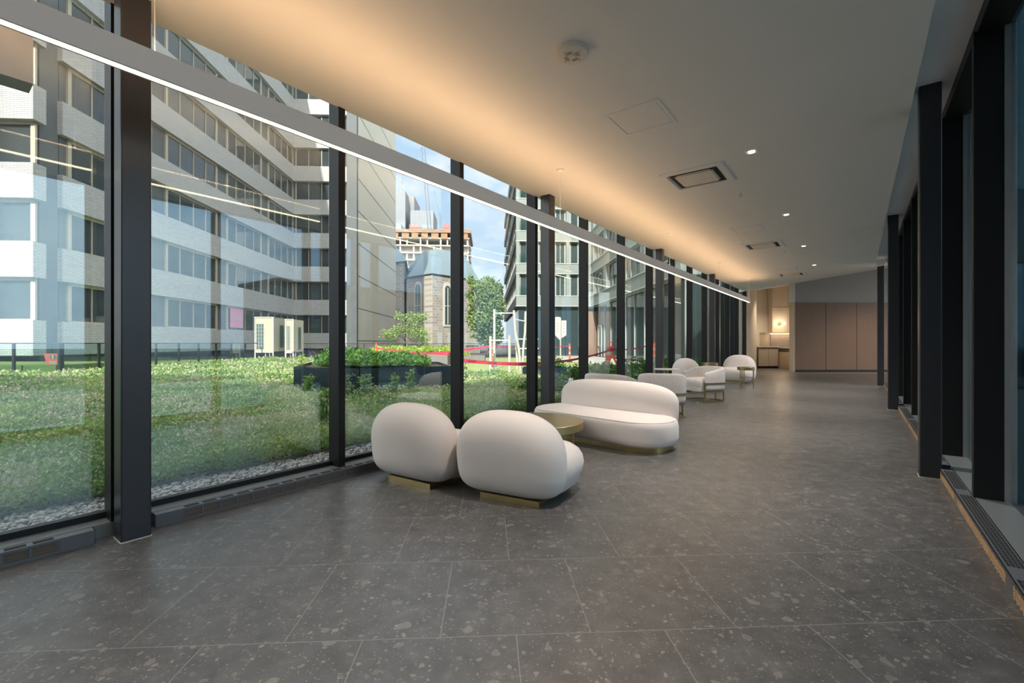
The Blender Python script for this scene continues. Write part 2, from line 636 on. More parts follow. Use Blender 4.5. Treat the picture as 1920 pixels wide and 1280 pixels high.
MB().box(11.2, 19.0, 12.48, 12.5, 0, 3.4).build('glass_pane', M['glass_clear'], wall_street)

# white return strip beside the nook and the oak wall below the grey wall
ow = thing('oak_wall_panelling', 'wide pinkish oak panelled wall under the grey wall at the corridor end', 'wall panelling', at(11.80, 18.96))
for k, (a, b) in enumerate(((.0, 1.28), (1.29, 2.56), (2.57, 3.85), (3.86, 5.6))):
    MB().box(a + .004, b - .004, 0, .10, .085, 2.885).build('panel', M['wood'], ow)
MB().box(-.065, -.005, -.0, .30, 0, 2.9).build('edge_panel', M['wood_light'], ow)['label'] = 'pale oak end edge'
MB().box(-.02, 5.6, .03, .12, 0, .085).build('plinth', M['dark_rubber'], ow)
structure('trim_2', MB().box(11.2, 19, 18.25, 18.30, 0, .004), M['chrome'])                   # floor strip

# hanging boxed bulkhead at the near end of the garden glazing
structure('trim_3', MB().box(-3.86, -3.70, S_BACK, .41, 2.66, ZC), M['ceiling'], MC)

# sills
structure('sill_garden', MB().box(-3.95, -3.717, S_BACK, S_END, -.3, .082), M['sill_metal'], MC)
structure('sill_street', MB().box(.665, .92, S_BACK, 16.5, -.3, .10), M['sill_metal'], MC)
structure('trim_4', MB().box(.675, .84, S_BACK, 16.5, 3.40, 3.5), M['black_metal'], MC)       # head rail, street side
structure('trim_5', MB().box(-3.90, -3.84, S_BACK, S_END, .082, .12), M['black_metal'], MC)

# garden glazing: one window per bay (mullion + pane)
R0, DS = .815, 1.568
prev = S_BACK
n_win = 0
for k in range(-2, 14):
    r = R0 + DS * k
    n_win += 1
    w = structure(f'window_{n_win}', MB().box(T_MU - .155, T_MU, -.067, 0, .082, 3.6), M['black_metal'], atC(0, r))
    MB().box(T_GL - .012, T_GL, prev - r, -.067, .10, 3.5).build('glass_pane', M['glass_clear'], w)
    prev = r
# street glazing
prev = S_BACK
for k in range(-4, 8):
    s = 4.58 + 1.56 * k
    n_win += 1
    w = structure(f'window_{n_win}', MB().box(.66, .81, 0, .067, .10, 3.42), M['black_metal'], atC(0, s))
    MB().box(.84, .852, prev - s, .0, .10, 3.45).build('glass_pane', M['glass_blue'], w)
    MB().box(.81, .86, -.012, 0, .10, 3.42).box(.81, .86, .067, .08, .10, 3.42).build('bead', M['chrome'], w)
    prev = s + .067
# unseen rear end behind the viewpoint, made glass to light surfaces facing the camera
n_win += 1
w = structure(f'window_{n_win}', MB().box(-3.9, .9, -.06, .06, 0, .1).box(-3.9, .9, -.06, .06, 3.25, 3.5).box(-1.6, -1.5, -.06, .06, 0, 3.4), M['black_metal'], atC(0, S_BACK))
MB().box(-3.9, .85, -.01, .01, .1, 3.3).build('glass_pane', M['glass_clear'], w)

# ================================================================ STEEL COLUMNS
def column(t0, t1, s0, s1, z1, label, group):
    o = thing('steel_column', label, 'column', atC(t0, s0), group, 'thing')
    w, d = t1 - t0, s1 - s0
    out = [(x + w / 2, y + d / 2) for x, y in rrect(w / 2, d / 2, .008, 2)]
    MB().prism(out, .004, z1).build('shaft', M['column_metal'], o)
    MB().prism([(x + w / 2, y + d / 2) for x, y in rrect(w / 2 + .003, d / 2 + .003, .01, 2)], 0, .006).build('sealant_bead', M['white_plastic'], o)


for s, lab in ((.75, 'square black steel column by the garden glazing, the tall one closest to the camera'),
               (5.50, 'square black steel column at the garden glazing just left of the white sofa'),
               (10.20, 'square black steel column at the garden glazing behind the white round table'),
               (14.90, 'square black steel column at the garden glazing behind the far lounge chairs')):
    column(-3.66, -3.505, s, s + .15, ZC, lab, 'columns along the garden glazing')
for t, s, lab in ((.44, 5.46, 'square black steel column standing before the dark street glazing, closest to the camera'),
                  (.435, 10.65, 'second black steel column down the dark street glazing'),
                  (.44, 16.35, 'last black steel column standing in front of the oak panelled wall')):
    column(t, t + .15, s, s + .14, 3.5, lab, 'columns along the street glazing')

# ================================================================ HEATERS
def heater(s0, s1, label, street=False):
    L = s1 - s0
    if not street:
        o = thing('baseboard_heater', label, 'heater', atC(-3.63, s0), 'heaters under the glazing')
        sh = .083
        body = MB()
        body.box(-.082, 0, 0, L, .068, .083).box(-.004, 0, 0, L, .0, .020).box(-.004, 0, 0, .16, .02, .068).box(-.004, 0, L - .16, L, .02, .068)
        body.box(-.082, -.0, 0, .004, 0, .083).box(-.082, 0, L - .004, L, 0, .083).box(-.082, -.076, 0, L, 0, .083)
        n = max(1, int((L - .32) / .108))
        p = (L - .32) / n
        g = MB()
        for i in range(n + 1):
            y = .16 + i * p
            g.box(-.004, 0, y - .006, y + .006, .018, .070)
        for z in (.030, .041, .052, .062):
            g.box(-.004, -.001, .16, L - .16, z - .0022, z + .0022)
        body.build('housing', M['heater'], o)
        g.build('front_grille', M['heater'], o)
        MB().box(-.05, -.012, .1, L - .1, .012, .066).build('fin_core', M['heater_core'], o)
        v = MB()
        for i in range(n):
            y = .172 + i * p
            v.box(-.056, -.014, y, y + p * .76, .0825, .0842)
        v.build('top_vent', M['slot'], o)
    else:
        o = thing('baseboard_heater', label, 'heater', atC(.575, s0), 'heaters under the glazing')
        body = MB()
        body.box(0, .09, 0, L, .086, .10).box(0, .004, 0, L, 0, .014).box(0, .004, 0, L, .08, .1).box(0, .09, 0, .004, 0, .1).box(0, .09, L - .004, L, 0, .1).box(.085, .09, 0, L, 0, .1)
        q = 1.5
        k = 0
        while k * q < L:
            y = k * q
            body.box(0, .004, y, min(L, y + .13), .014, .08)
            k += 1
        body.build('housing', M['heater'], o)
        MB().box(.012, .05, .02, L - .02, .008, .082).build('fin_core', M['heater_core_tan'], o)
        g = MB()
        y = .05
        while y < L:
            g.box(0, .003, y - .006, y + .006, .014, .08)
            y += .052
        for z in (.027, .040, .053, .066):
            g.box(0, .002, .02, L - .02, z - .0014, z + .0014)
        g.build('front_grille', M['heater_core_tan'], o)
        k = 0
        while k * q < L - .3:
            v = MB()
            a, b = k * q + .17, min(L - .05, k * q + q - .03)
            y = a
            while y < b:
                for j in range(4):
                    v.box(.014 + j * .017, .027 + j * .017, y, y + .040, .0995, .1012)
                y += .048
            k += 1
            v.build('top_vent', M['slot'], o)


heater(-2.9, .66, 'low slate baseboard heater ending just before the column closest to the camera')
heater(.95, 5.36, 'long low slate baseboard heater behind the two lounge chairs')
heater(5.68, 10.10, 'low slate baseboard heater behind the sofa and the boucle tub chairs')
heater(10.40, 14.80, 'low slate baseboard heater behind the shaded grey chair')
heater(15.1, 21.1, 'low slate baseboard heater at the far end of the garden glazing')
heater(-2.9, 5.44, 'long baseboard heater with tan grille under the dark street glazing closest to the camera', True)
heater(5.64, 10.62, 'baseboard heater between the first and second street columns', True)
heater(10.84, 16.3, 'baseboard heater beyond the second street column', True)

# ================================================================ LINEAR PENDANT
S0, S1 = -1.6, 17.08
lp = thing('linear_pendant', 'very long pale grey linear pendant with glowing underside along the garden glazing', 'light', atC(-2.91, 0, 2.57))
MB().box(-.035, .035, S0, S1, .006, .132).box(-.035, -.022, S0, S1, 0, .006).box(.022, .035, S0, S1, 0, .006).build('housing', M['white_metal'], lp)
MB().box(-.021, .021, S0 + .01, S1 - .01, 0, .007).build('diffuser', M['strip_down'], lp)['label'] = 'glowing warm diffuser'
MB().box(-.026, .026, S0 + .02, S1 - .02, .130, .136).build('uplight', M['strip_up'], lp)
for s in (.76, 4.81, 8.9, 12.9, 16.98):
    MB().tube([(0, s, .13), (0, s, ZC - 2.57)], .0022, 6).build('cable', M['white_metal'], lp)
    MB().lathe([(.04, ZC - 2.57 - .018), (.045, ZC - 2.57 - .012), (.045, ZC - 2.57)], 20, (0, s)).build('canopy', M['white_metal'], lp)

# ================================================================ CEILING FITTINGS
sp = thing('ceiling_speaker', 'round ivory disc fitting with slotted centre on the ceiling', 'ceiling fitting', at(.439, 3.3155, ZC))
MB().lathe([(.05, -.040), (.085, -.042), (.112, -.036), (.118, -.024), (.118, 0)], 48).build('body', M['white_plastic'], sp, None, True, 40)
MB().lathe([(.006, -.050), (.022, -.049), (.028, -.040)], 24).build('hub', M['white_plastic'], sp, None, True, 40)
g = MB()
for r0 in (.034, .044, .054):
    for a0 in (20, 110, 200, 290):
        ring = []
        for k in range(9):
            a = R(a0 + 60 * k / 8)
            ring.append(a)
        for i in range(8):
            a, b = ring[i], ring[i + 1]
            g.add([(r0 * math.cos(a), r0 * math.sin(a), -.0432), (r0 * math.cos(b), r0 * math.sin(b), -.0432), ((r0 + .005) * math.cos(b), (r0 + .005) * math.sin(b), -.0432), ((r0 + .005) * math.cos(a), (r0 + .005) * math.sin(a), -.0432)], [(0, 1, 2, 3)])
g.build('grille', M['grille_grey'], sp)
for a in (35, 125, 215, 305):
    MB().lathe([(.004, -.0432), (.004, -.040)], 8, (.075 * math.cos(R(a)), .075 * math.sin(R(a)))).build('screw', M['slot'], sp)


def access_panel(s, t, label):
    o = thing('ceiling_access_panel', label, 'access panel', atC(t, s, ZC), 'square access panels')
    h = .26
    f = MB()
    for a in ((-h, h, -h, -h + .035), (-h, h, h - .035, h), (-h, -h + .035, -h + .035, h - .035), (h - .035, h, -h + .035, h - .035)):
        f.box(a[0], a[1], a[2], a[3], -.007, 0)
    f.build('frame', M['ceiling'], o)
    MB().box(-h + .039, h - .039, -h + .039, h - .039, -.005, 0).build('hatch', M['ceiling'], o)
    MB().box(-h + .03, h - .03, -h + .03, h - .03, -.0012, -.0002).build('joint', M['slot'], o)
    MB().lathe([(.006, -.0065), (.006, -.004)], 10, (-.02, h - .09)).build('latch', M['chrome'], o)


access_panel(4.18, -1.64, 'square white access panel in the ceiling beside the round disc fitting')
access_panel(9.46, -1.64, 'square access panel in the ceiling before the second air cassette')
access_panel(15.33, -1.64, 'square access panel in the ceiling just before the farthest air cassette')


def cassette(s, t, label):
    o = thing('ceiling_air_cassette', label, 'air conditioner', atC(t, s, ZC), 'air cassettes')
    H = .385
    fr = MB()
    rings = []
    for (h, z) in ((H, 0), (H, -.012), (H - .02, -.020), (H - .075, -.020), (H - .085, -.010), (H - .085, .0)):
        rings.append([(x, y, z) for x, y in rrect(h, h, .03 if h > .3 else .02, 4)])
    fr.loft(rings, False)
    fr.build('frame', M['ceiling'], o)
    rr = []
    for (h, z) in ((H - .085, -.002), (H - .11, .06)):
        rr.append([(x, y, z) for x, y in rrect(h, h, .03, 4)])
    MB().loft(rr, False).box(-H + .1, H - .1, -H + .1, H - .1, -.004, -.002).build('air_slot', M['slot'], o)
    MB().prism(rrect(H - .17, H - .17, .03, 4), -.022, -.004).build('intake_panel', M['white_plastic'], o)
    for a in range(4):
        T = Matrix.Rotation(R(90 * a), 4, 'Z')
        MB().box(-.2, .2, H - .165, H - .155, -.012, -.004, T).build('vane', M['white_metal'], o)


cassette(6.11, -1.64, 'square ceiling air cassette with dark slots, the one closest to the camera')
cassette(11.19, -1.636, 'square ceiling air cassette, middle one of the row of three')
cassette(16.46, -1.635, 'square ceiling air cassette farthest down the corridor')


def downlight(s, t, label):
    if label is None:
        o = structure('trim_fitting', MB().box(-.05, .05, -.05, .05, -.001, 0), M['chrome'], atC(t, s, ZC))
    else:
        o = thing('recessed_downlight', label, 'light', atC(t, s, ZC), 'downlights in a row')
    h = .06
    f = MB()
    f.box(-h, h, -h, -h + .012, -.006, 0).box(-h, h, h - .012, h, -.006, 0).box(-h, -h + .012, -h + .012, h - .012, -.006, 0).box(h - .012, h, -h + .012, h - .012, -.006, 0)
    f.build('trim_frame', M['white_metal'], o)
    MB().box(-h + .012, h - .012, -h + .012, h - .012, -.002, 0).build('reflector', M['chrome'], o)
    MB().lathe([(.034, -.010), (.038, -.004), (.038, -.002)], 24).build('lamp', M['downlight'], o)
    d = bpy.data.lights.new('downlight_beam', 'SPOT')
    d.energy = 190 if label else 120
    d.color = (1, .88, .76)
    d.spot_size = R(95)
    d.spot_blend = .8
    d.shadow_soft_size = .04
    lo = bpy.data.objects.new('downlight_beam', d)
    COL.objects.link(lo)
    lo.matrix_world = atC(t, s, ZC - .03)


for s, lab in ((5.64, 'small square recessed downlight, closest to the camera of its row'), (8.75, 'small square recessed downlight, second of the ceiling row'),
               (11.81, 'small square recessed downlight, third of the ceiling row'), (14.84, 'small square recessed downlight, farthest of the ceiling row')):
    downlight(s, -.94, lab)
for s in (2.57, -.5):                       # the same row goes on over and behind the viewpoint
    downlight(s, -.94, None)


def sprinkler(s, t, label):
    o = thing('ceiling_sprinkler', label, 'sprinkler', atC(t, s, ZC), 'sprinkler heads')
    MB().lathe([(.012, -.004), (.034, -.004), (.036, 0)], 20).build('escutcheon', M['white_metal'], o)
    MB().tube([(0, 0, -.004), (0, 0, -.03)], .007, 8).tube([(-.012, 0, -.03), (-.014, 0, -.045), (0, 0, -.055)], .002, 6).tube([(.012, 0, -.03), (.014, 0, -.045), (0, 0, -.055)], .002, 6).build('head', M['chrome'], o)
    MB().lathe([(.019, -.058), (.019, -.055)], 14).build('deflector', M['chrome'], o)


for s, t, lab in ((7.09, -1.32, 'small sprinkler head between the first air cassette and the downlights'), (12.08, -1.33, 'small sprinkler head just past the middle air cassette'),
                  (14.8, -1.33, 'small sprinkler head beside the farthest access panel'), (18.8, -2.44, 'small sprinkler head near the end of the long pendant')):
    sprinkler(s, t, lab)

# ================================================================ FURNITURE
def pill(mb, hw, hh, Th, y0, z0, top=2.5, low=3.4, wide=.46, taper=.06, lean=.08, n=72, m=13, p=2.7):
    """an upholstered slab standing in the x-z plane: rounded outline and softly domed faces"""
    H = 2 * hh
    zc = wide * H
    out = []
    for k in range(n):
        t = 2 * math.pi * k / n
        c, s_ = math.cos(t), math.sin(t)
        e = top if s_ >= 0 else low
        x = math.copysign(abs(c) ** (2 / e), c) * hw
        z = math.copysign(abs(s_) ** (2 / e), s_) * ((H - zc) if s_ >= 0 else zc)
        if s_ < 0:
            x *= 1 - taper * (-z / zc) ** 2
        out.append((x, z))
    rings = []
    ph = [-math.pi / 2 * (1 - k / m) for k in range(m + 1)]
    for side in (-1, 1):
        seq = [R(2 + 88 * k / m) for k in range(m + 1)]
        if side > 0:
            seq = seq[::-1][1:]
        for f in seq:
            u = math.sin(f) ** (2 / p)
            y = side * Th * math.cos(f) ** (2 / 2.0)
            rings.append([(x * u, y0 + y - lean * (zc + z * u), z0 + zc + z * u) for x, z in out])
    return mb.loft(rings)


def cushion(mb, hx, hy, r, prof, n=12, c=(0, 0), nose=0.0):
    """a soft block: plan outline inset by each (inset, z) of the profile"""
    rings = []
    for ins, z in prof:
        rr = max(r - ins, .015)
        rings.append([(c[0] + x, c[1] + y, z) for x, y in rrect(hx - ins, hy - ins, rr, n)])
    return mb.loft(rings)


def lounge_chair(label, Mx, W=.88, H=.68, seat=.39, group='ivory lounge chairs', plinth=True):
    o = thing('lounge_chair', label, 'armchair', Mx, group)
    hw = W / 2
    b = MB()
    pill(b, hw + .022, (H - .030) / 2, .215, -.125, .030, 2.5, 5.5, .42, .10, .07, 72, 14, 3.4)
    b.build('backrest', M['fabric'], o, Matrix.Translation((-.045, 0, 0)), True)
    s = MB()
    z0, z1 = .042, seat
    m = z1 - z0
    prof = [(.14, z0), (.09, z0 + .015), (.05, z0 + .14 * m), (.015, z0 + .38 * m), (.0, z0 + .58 * m), (.012, z0 + .74 * m), (.04, z0 + .86 * m), (.09, z0 + .95 * m), (.17, z0 + .995 * m), (.28, z1)]
    cushion(s, hw + .012, .37, .30, prof, 12, (-.018, .10))
    s.build('seat', M['fabric'], o, None, True)
    if plinth:
        MB().box(-.25, .25, -.25, .30, 0, .043).build('plinth', M['brass'], o)
    return o


def facing(x, y, fx, fy):
    return at(x, y, 0, math.atan2(-fx, fy))


lounge_chair('ivory rounded lounge chair seen from behind, in front of the brass coffee table', facing(.090, 3.645, .463, .887))
lounge_chair('ivory rounded lounge chair seen from behind, the one beside the garden glazing', facing(-.741, 4.075, .556, .83))

# sofa
sofa = thing('sofa', 'long ivory rounded sofa with low brass plinth behind the round coffee table', 'sofa', facing(1.115, 5.69, -.72, -.69))
b = MB()
pill(b, .87, .305, .175, -.27, .11, 3.4, 4.2, .5, .03, .06, 96, 13, 3.2)
b.build('backrest', M['fabric'], sofa, None, True)
s = MB()
cushion(s, .965, .40, .36, [(.06, .062), (.03, .068), (.008, .095), (.0, .14), (.0, .27), (.012, .315), (.03, .335), (.07, .352), (.15, .366), (.27, .372)], 14, (0, .02))
s.build('seat', M['fabric'], sofa, None, True)
pr = MB()
pr.tube([(x, y, .335) for x, y in [(xx, yy + .02) for xx, yy in rrect(.938, .373, .34, 14)] + [(.938, .05)]], .004, 6)
pr.build('seam_piping', M['fabric'], sofa, None, True)
p = MB()
cushion(p, .90, .33, .30, [(0, 0), (0, .064)], 12, (0, .0))
p.build('plinth', M['brass'], sofa, None, True, 40)

# coffee table
ct = thing('coffee_table', 'low round brass drum coffee table between the lounge chairs and the sofa', 'table', at(.26, 5.15))
MB().lathe([(.20, .25), (.535, .25), (.540, .254), (.540, .331), (.535, .335), (.53, .3355), (.1, .3355)], 96).build('tabletop', M['brass_top'], ct, None, True, 30)
for a in (-27, 93, 213):
    MB().tube([(.45 * math.cos(R(a)), .45 * math.sin(R(a)), 0), (.45 * math.cos(R(a)), .45 * math.sin(R(a)), .252)], .016, 16).build('leg', M['brass'], ct, None, True, 40)
MB().tube([(.45 * math.cos(R(a)), .45 * math.sin(R(a)), .235) for a in range(0, 361, 10)], .012, 8, False).build('support_ring', M['brass'], ct, None, True)


def tub_chair(label, Mx, mat='boucle'):
    o = thing('tub_chair', label, 'armchair', Mx, 'boucle tub chairs')
    # shell: arc open towards +y, square-ish plan
    n = 56
    A = 128

    def plan(ang, rad):
        x, y = math.sin(ang), -math.cos(ang)
        k = (abs(x) ** 3.2 + abs(y) ** 3.2) ** (-1 / 3.2)
        return Vector((x * k * rad, y * k * rad * .98, 0))
    angs = [R(-A + 2 * A * i / n) for i in range(n + 1)]
    rings = []
    for a in angs:
        f = abs(a) / R(A)
        top = .715 - .11 * max(0, (f - .25) / .75) ** 1.3
        o_, i_ = .375, .300
        prof = [(o_ - .03, .235), (o_ - .005, .25), (o_, .30), (o_ + .006, .50), (o_ + .004, top - .04), (o_ - .012, top - .008), ((o_ + i_) / 2, top), (i_ + .012, top - .008), (i_, top - .04), (i_, .40), (i_, .26), (i_ + .02, .235)]
        ring = []
        for rad, z in prof:
            p = plan(a, rad)
            ring.append((p.x, p.y, z))
        rings.append(ring)
    sh = MB().loft(rings)
    sh.build('shell', M[mat], o, None, True, 60)
    cs = MB()
    cushion(cs, .30, .31, .16, [(.06, .25), (.02, .262), (.005, .29), (.0, .36), (.0, .42), (.015, .455), (.05, .472), (.13, .482)], 10, (0, .035))
    cs.build('seat_cushion', M[mat], o, None, True)
    pb = MB()
    cushion(pb, .31, .33, .18, [(.0, .225), (.0, .30)], 10, (0, .02))
    pb.build('seat_base', M[mat], o, None, True, 50)

    def band(rad, z0, z1, A2, name, th=.012):
        rr = []
        for i in range(57):
            a = R(-A2 + 2 * A2 * i / 56)
            q, p_ = plan(a, rad + th), plan(a, rad)
            rr.append([(q.x, q.y, z0), (q.x, q.y, z1), (p_.x, p_.y, z1), (p_.x, p_.y, z0)])
        MB().loft(rr).build(name, M['brass'], o)
    band(.380, .375, .402, A + 2, 'brass_band')
    band(.355, .205, .228, A, 'seat_ring')
    band(.345, 0, .022, 150, 'floor_ring', .03)
    for a in (-A, A):
        p = plan(R(a), .378)
        MB().box(p.x - .013, p.x + .013, p.y - .010, p.y + .016, 0, .402).build('leg', M['brass'], o)
    for a in (-40, 0, 40):
        p = plan(R(a), .358)
        MB().box(p.x - .010, p.x + .010, p.y - .010, p.y + .010, .015, .21).build('leg', M['brass'], o)
    return o


tub_chair('ivory boucle tub chair with brass band seen from behind, at the end of the sofa', facing(2.50, 7.60, .30, .95))
tub_chair('ivory boucle tub chair with brass band seen from the side, facing the garden', facing(3.98, 9.50, -.93, -.36))
tub_chair('ivory boucle tub chair almost hidden behind the sofa back', facing(1.62, 7.48, .62, .78))

pt = thing('pedestal_table', 'small round white pedestal table between the tub chairs by the glazing', 'table', at(2.98, 8.78))
MB().lathe([(.02, .685), (.225, .685), (.232, .692), (.232, .702), (.226, .706), (.02, .706)], 48).build('tabletop', M['white_top'], pt, None, True, 30)
MB().lathe([(.02, .01), (.018, .6), (.05, .684)], 20).build('stem', M['brass'], pt, None, True, 40)
MB().lathe([(.15, 0), (.15, .008), (.03, .016)], 36).build('foot', M['brass'], pt, None, True, 30)

lounge_chair('shaded grey-looking rounded lounge chair seen from behind beside the far brass drum table', facing(4.50, 11.35, .93, .36), .80, .83, .44, 'far lounge chairs')
lounge_chair('ivory rounded lounge chair at the far end, facing the camera behind the small brass table', facing(6.86, 13.95, -.72, -.69), .92, .84, .46, 'far lounge chairs')


def drum_table(label, x, y, r, z, th=.085):
    o = thing('side_table', label, 'table', at(x, y), 'small brass side tables')
    MB().lathe([(.03, z - th), (r, z - th), (r + .004, z - th + .004), (r + .004, z - .004), (r, z), (.03, z)], 48).build('tabletop', M['brass'], o, None, True, 30)
    for a in (205, 325, 85):
        for d in (-8, 8):
            q = (.88 * r * math.cos(R(a + d)), .88 * r * math.sin(R(a + d)))
            MB().tube([(q[0], q[1], 0), (q[0], q[1], z - th + .002)], .011, 10).build('leg', M['brass'], o, None, True, 40)
    MB().tube([(.80 * r * math.cos(R(a)), .80 * r * math.sin(R(a)), .29) for a in range(0, 361, 15)], .007, 6, False).build('stretcher_ring', M['brass'], o, None, True)


drum_table('small round brass three-legged side table in front of the far lounge chair', 6.22, 12.1, .205, .565)
drum_table('small round brass side table mostly hidden behind the shaded lounge chair', 5.42, 12.45, .20, .665)

# ================================================================ NOOK
cb = thing('bar_cabinet', 'cream two-door bar cabinet with dark top edge in the nook', 'cabinet', at(11.74, 21.7))
MB().box(0, .97, .02, .78, .10, .985).build('body', M['laminate'], cb)
for a in (.012, .492):
    d = MB().box(a, a + .470, 0, .02, .105, .955).build('door', M['laminate'], cb)
    MB().box(a + .15, a + .32, -.012, 0, .945, .957).build('handle', M['dark_rubber'], d)
MB().box(-.02, 0, .02, .78, 0, .985).build('side_panel', M['laminate'], cb)
MB().box(-.02, .0, -.005, .02, 0, .985).build('edge_strip', M['dark_rubber'], cb)
MB().box(-.06, .985, -.03, .79, 1.0, 1.045).build('worktop', M['white_top'], cb)
MB().box(-.04, .985, -.028, .79, .985, 1.0).build('worktop_edge', M['dark_rubber'], cb)
MB().box(.0, .97, .05, .7, 0, .10).build('plinth', M['dark_rubber'], cb)
dk = thing('desk_counter', 'pale oak knee-space desk counter beside the bar cabinet in the nook', 'desk', at(12.76, 19.9))
MB().box(-.02, 1.1, -.03, 2.55, .955, .995).build('worktop', M['white_top'], dk)
MB().box(0, 1.1, 0, .04, .78, .955).build('apron', M['laminate'], dk)
MB().box(0, .04, 0, 2.55, 0, .78).build('side_panel', M['wood_light'], dk)
MB().box(.25, 1.05, .9, 1.5, .28, .78).build('drawer_box', M['laminate'], dk)
wp = thing('wall_cabinet', 'tall cream wall cabinet panels above the lit shelf in the nook', 'cabinet', at(12.66, 22.1))
for x0, x1, z0, z1 in ((0, .74, 1.72, 2.95), (.75, 1.4, 1.72, 2.95), (0, .74, 2.96, 4.2), (.75, 1.4, 2.96, 4.2)):
    MB().box(x0 + .004, x1 - .004, 0, .38, z0, z1 - .008).build('door', M['laminate'], wp)
MB().box(-.02, 0, -.01, .38, 1.72, 4.2).build('side_panel', M['laminate'], wp)
shf = thing('nook_shelf', 'thin cream shelf with glowing strip below it in the nook', 'shelf', at(12.24, 21.95, 1.66))
MB().box(0, 1.7, 0, .54, 0, .05).build('board', M['laminate'], shf)
MB().box(.42, 1.6, .30, .34, -.012, 0).build('light_strip', M['undershelf'], shf)
bs = thing('tiled_splashback', 'grey mosaic tiled splashback under the lit nook shelf', 'splashback', at(12.76, 22.44, .996))
MB().box(0, 1.4, 0, .05, 0, .60).build('tile_field', M['tile_small'], bs)
sc = thing('wall_sconce', 'brass wall sconce with two glowing globes on the nook cabinet', 'light', at(12.98, 22.08, 2.14))
T = Matrix.Rotation(R(90), 4, 'X')
v = MB().lathe([(.075, 0), (.08, .01), (.06, .03), (.03, .045)], 28)
v.v = [tuple(T @ Vector(q)) for q in v.v]
v.build('backplate', M['brass'], sc, None, True, 40)
for dx in (-.20, .20):
    MB().tube([(0, -.05, 0), (dx * .7, -.07, 0)], .012, 8).build('arm', M['brass'], sc)
    gb = MB().lathe([(.06 * math.sin(R(a)), -.06 * math.cos(R(a))) for a in range(6, 175, 14)], 20)
    gb.v = [(q[0] + dx, q[1] - .07, q[2]) for q in gb.v]
    gb.build('globe', M['bulb'], sc, None, True)
pl = bpy.data.lights.new('sconce_light', 'POINT')
pl.energy = 5
pl.color = (1, .74, .46)
pl.shadow_soft_size = .1
plo = bpy.data.objects.new('sconce_light', pl)
COL.objects.link(plo)
plo.location = (12.98, 21.8, 2.14)
for nx, ny, e_ in ((12.2, 20.9, 90), (13.4, 20.6, 60), (14.6, 16.8, 150)):  # added spots without fittings, brightening the nook and the corridor end
    d = bpy.data.lights.new('fill_spot', 'SPOT')
    d.energy = e_
    d.color = (1, .80, .58)
    d.spot_size = R(120)
    d.spot_blend = .9
    d.shadow_soft_size = .06
    lo = bpy.data.objects.new('fill_spot', d)
    COL.objects.link(lo)
    lo.location = (nx, ny, zs(nx, ny) - .06)

# ================================================================ GROUND OUTSIDE
Gx = lambda x, y: tuple((MG @ Vector((x, y, 0)))[:2])
structure('street_ground', MB().box(-160, 160, -120, 420, -1.2, -.55), M['asphalt'], MG)
structure('terrace_paving', MB().prism([wl(-3.955, -6), wl(-3.955, 24), Gx(10, 30), Gx(10, 44), Gx(2.8, 44), Gx(2.8, 38.2), Gx(-15.5, 38.2), Gx(-15.5, 17.0), Gx(-34, 17.0), Gx(-34, -8)], -.5, -.03), M['paving'])
turf = [(-2.9, 16.6), (1.3, 16.6), (3.4, 20.5), (5.0, 25.0), (3.3, 31.0), (1.6, 36.5), (-4.5, 36.5), (-3.6, 24)]
structure('turf_lawn', MB().prism(turf, -.03, .03), M['turf'])
structure('bank_lawn', MB().box(-45, -15.7, 17.4, 20.95, -.55, .40).box(-21, -15.7, 20.95, 30, -.55, .15), M['lawn_bank'], MG)
mead = [wl(-4.60, -5), wl(-4.60, 9.2), (.6, 12.6), (1.0, 15.4), (-1.2, 16.5), (-4.9, 18.5), (-6.0, 30.5), Gx(-14.9, 30.9), Gx(-14.9, 16.75), Gx(-32, 16.75), Gx(-32, -6)]
structure('roof_garden_land', MB().prism([wl(-4.7, -5), wl(-4.7, 9.2)] + mead[2:], -.03, .04), M['soil'])
structure('kerb_edging', MB().box(-4.68, -4.665, -5, 9.2, -.03, .035), M['sill_metal'], MC)


# gravel strip along the glass
def gravel():
    vs, fs = [], []
    base = [(math.cos(a) * math.cos(b), math.sin(a) * math.cos(b), math.sin(b)) for b in (-.5, .35) for a in [2 * math.pi * k / 6 for k in range(6)]]
    base += [(0, 0, .95)]
    quads = [(i, (i + 1) % 6, 6 + (i + 1) % 6, 6 + i) for i in range(6)] + [(6 + i, 6 + (i + 1) % 6, 12) for i in range(6)]
    mb = MB()
    for s0, s1, n in ((-1.2, 2.6, 5200), (2.6, 5.5, 3000), (5.5, 10.5, 2200)):
        for _ in range(n):
            s = random.uniform(s0, s1)
            t = random.uniform(-4.66, -3.97)
            a = random.uniform(.010, .023)
            q = C(t, s, random.uniform(-.03, .0))
            rz = random.uniform(0, 6.28)
            co, si = math.cos(rz), math.sin(rz)
            ex, ey, ez = a * random.uniform(.9, 1.7), a, a * random.uniform(.7, 1.1)
            mb.add([(q.x + co * x * ex - si * y * ey, q.y + si * x * ex + co * y * ey, q.z + .012 + z * ez) for x, y, z in base], quads)
    o = mb.build('gravel', M['pebble'], None, None, True)
    tag(o, 'strip of grey river pebbles between the garden glazing and the meadow', 'gravel', None, 'stuff')


gravel()


# ---- meadow of the roof garden
def scatter(n, dmin, dmax, a0, a1, poly):
    """points whose density falls with distance from the glazing"""
    d = dmin * (dmax / dmin) ** rng.random(n)
    a = R(a0) + (R(a1) - R(a0)) * rng.random(n)
    x, y = d * np.sin(a), d * np.cos(a)
    k = in_poly(x, y, poly)
    return x[k], y[k], d[k]


def bumps(x, y):
    return .5 + .28 * np.sin(1.9 * x + 1.3 * y) * np.sin(1.1 * y - .8 * x + 1) + .22 * np.sin(4.3 * x - 2.1 * y) * np.sin(3.7 * y + 1.7 * x)


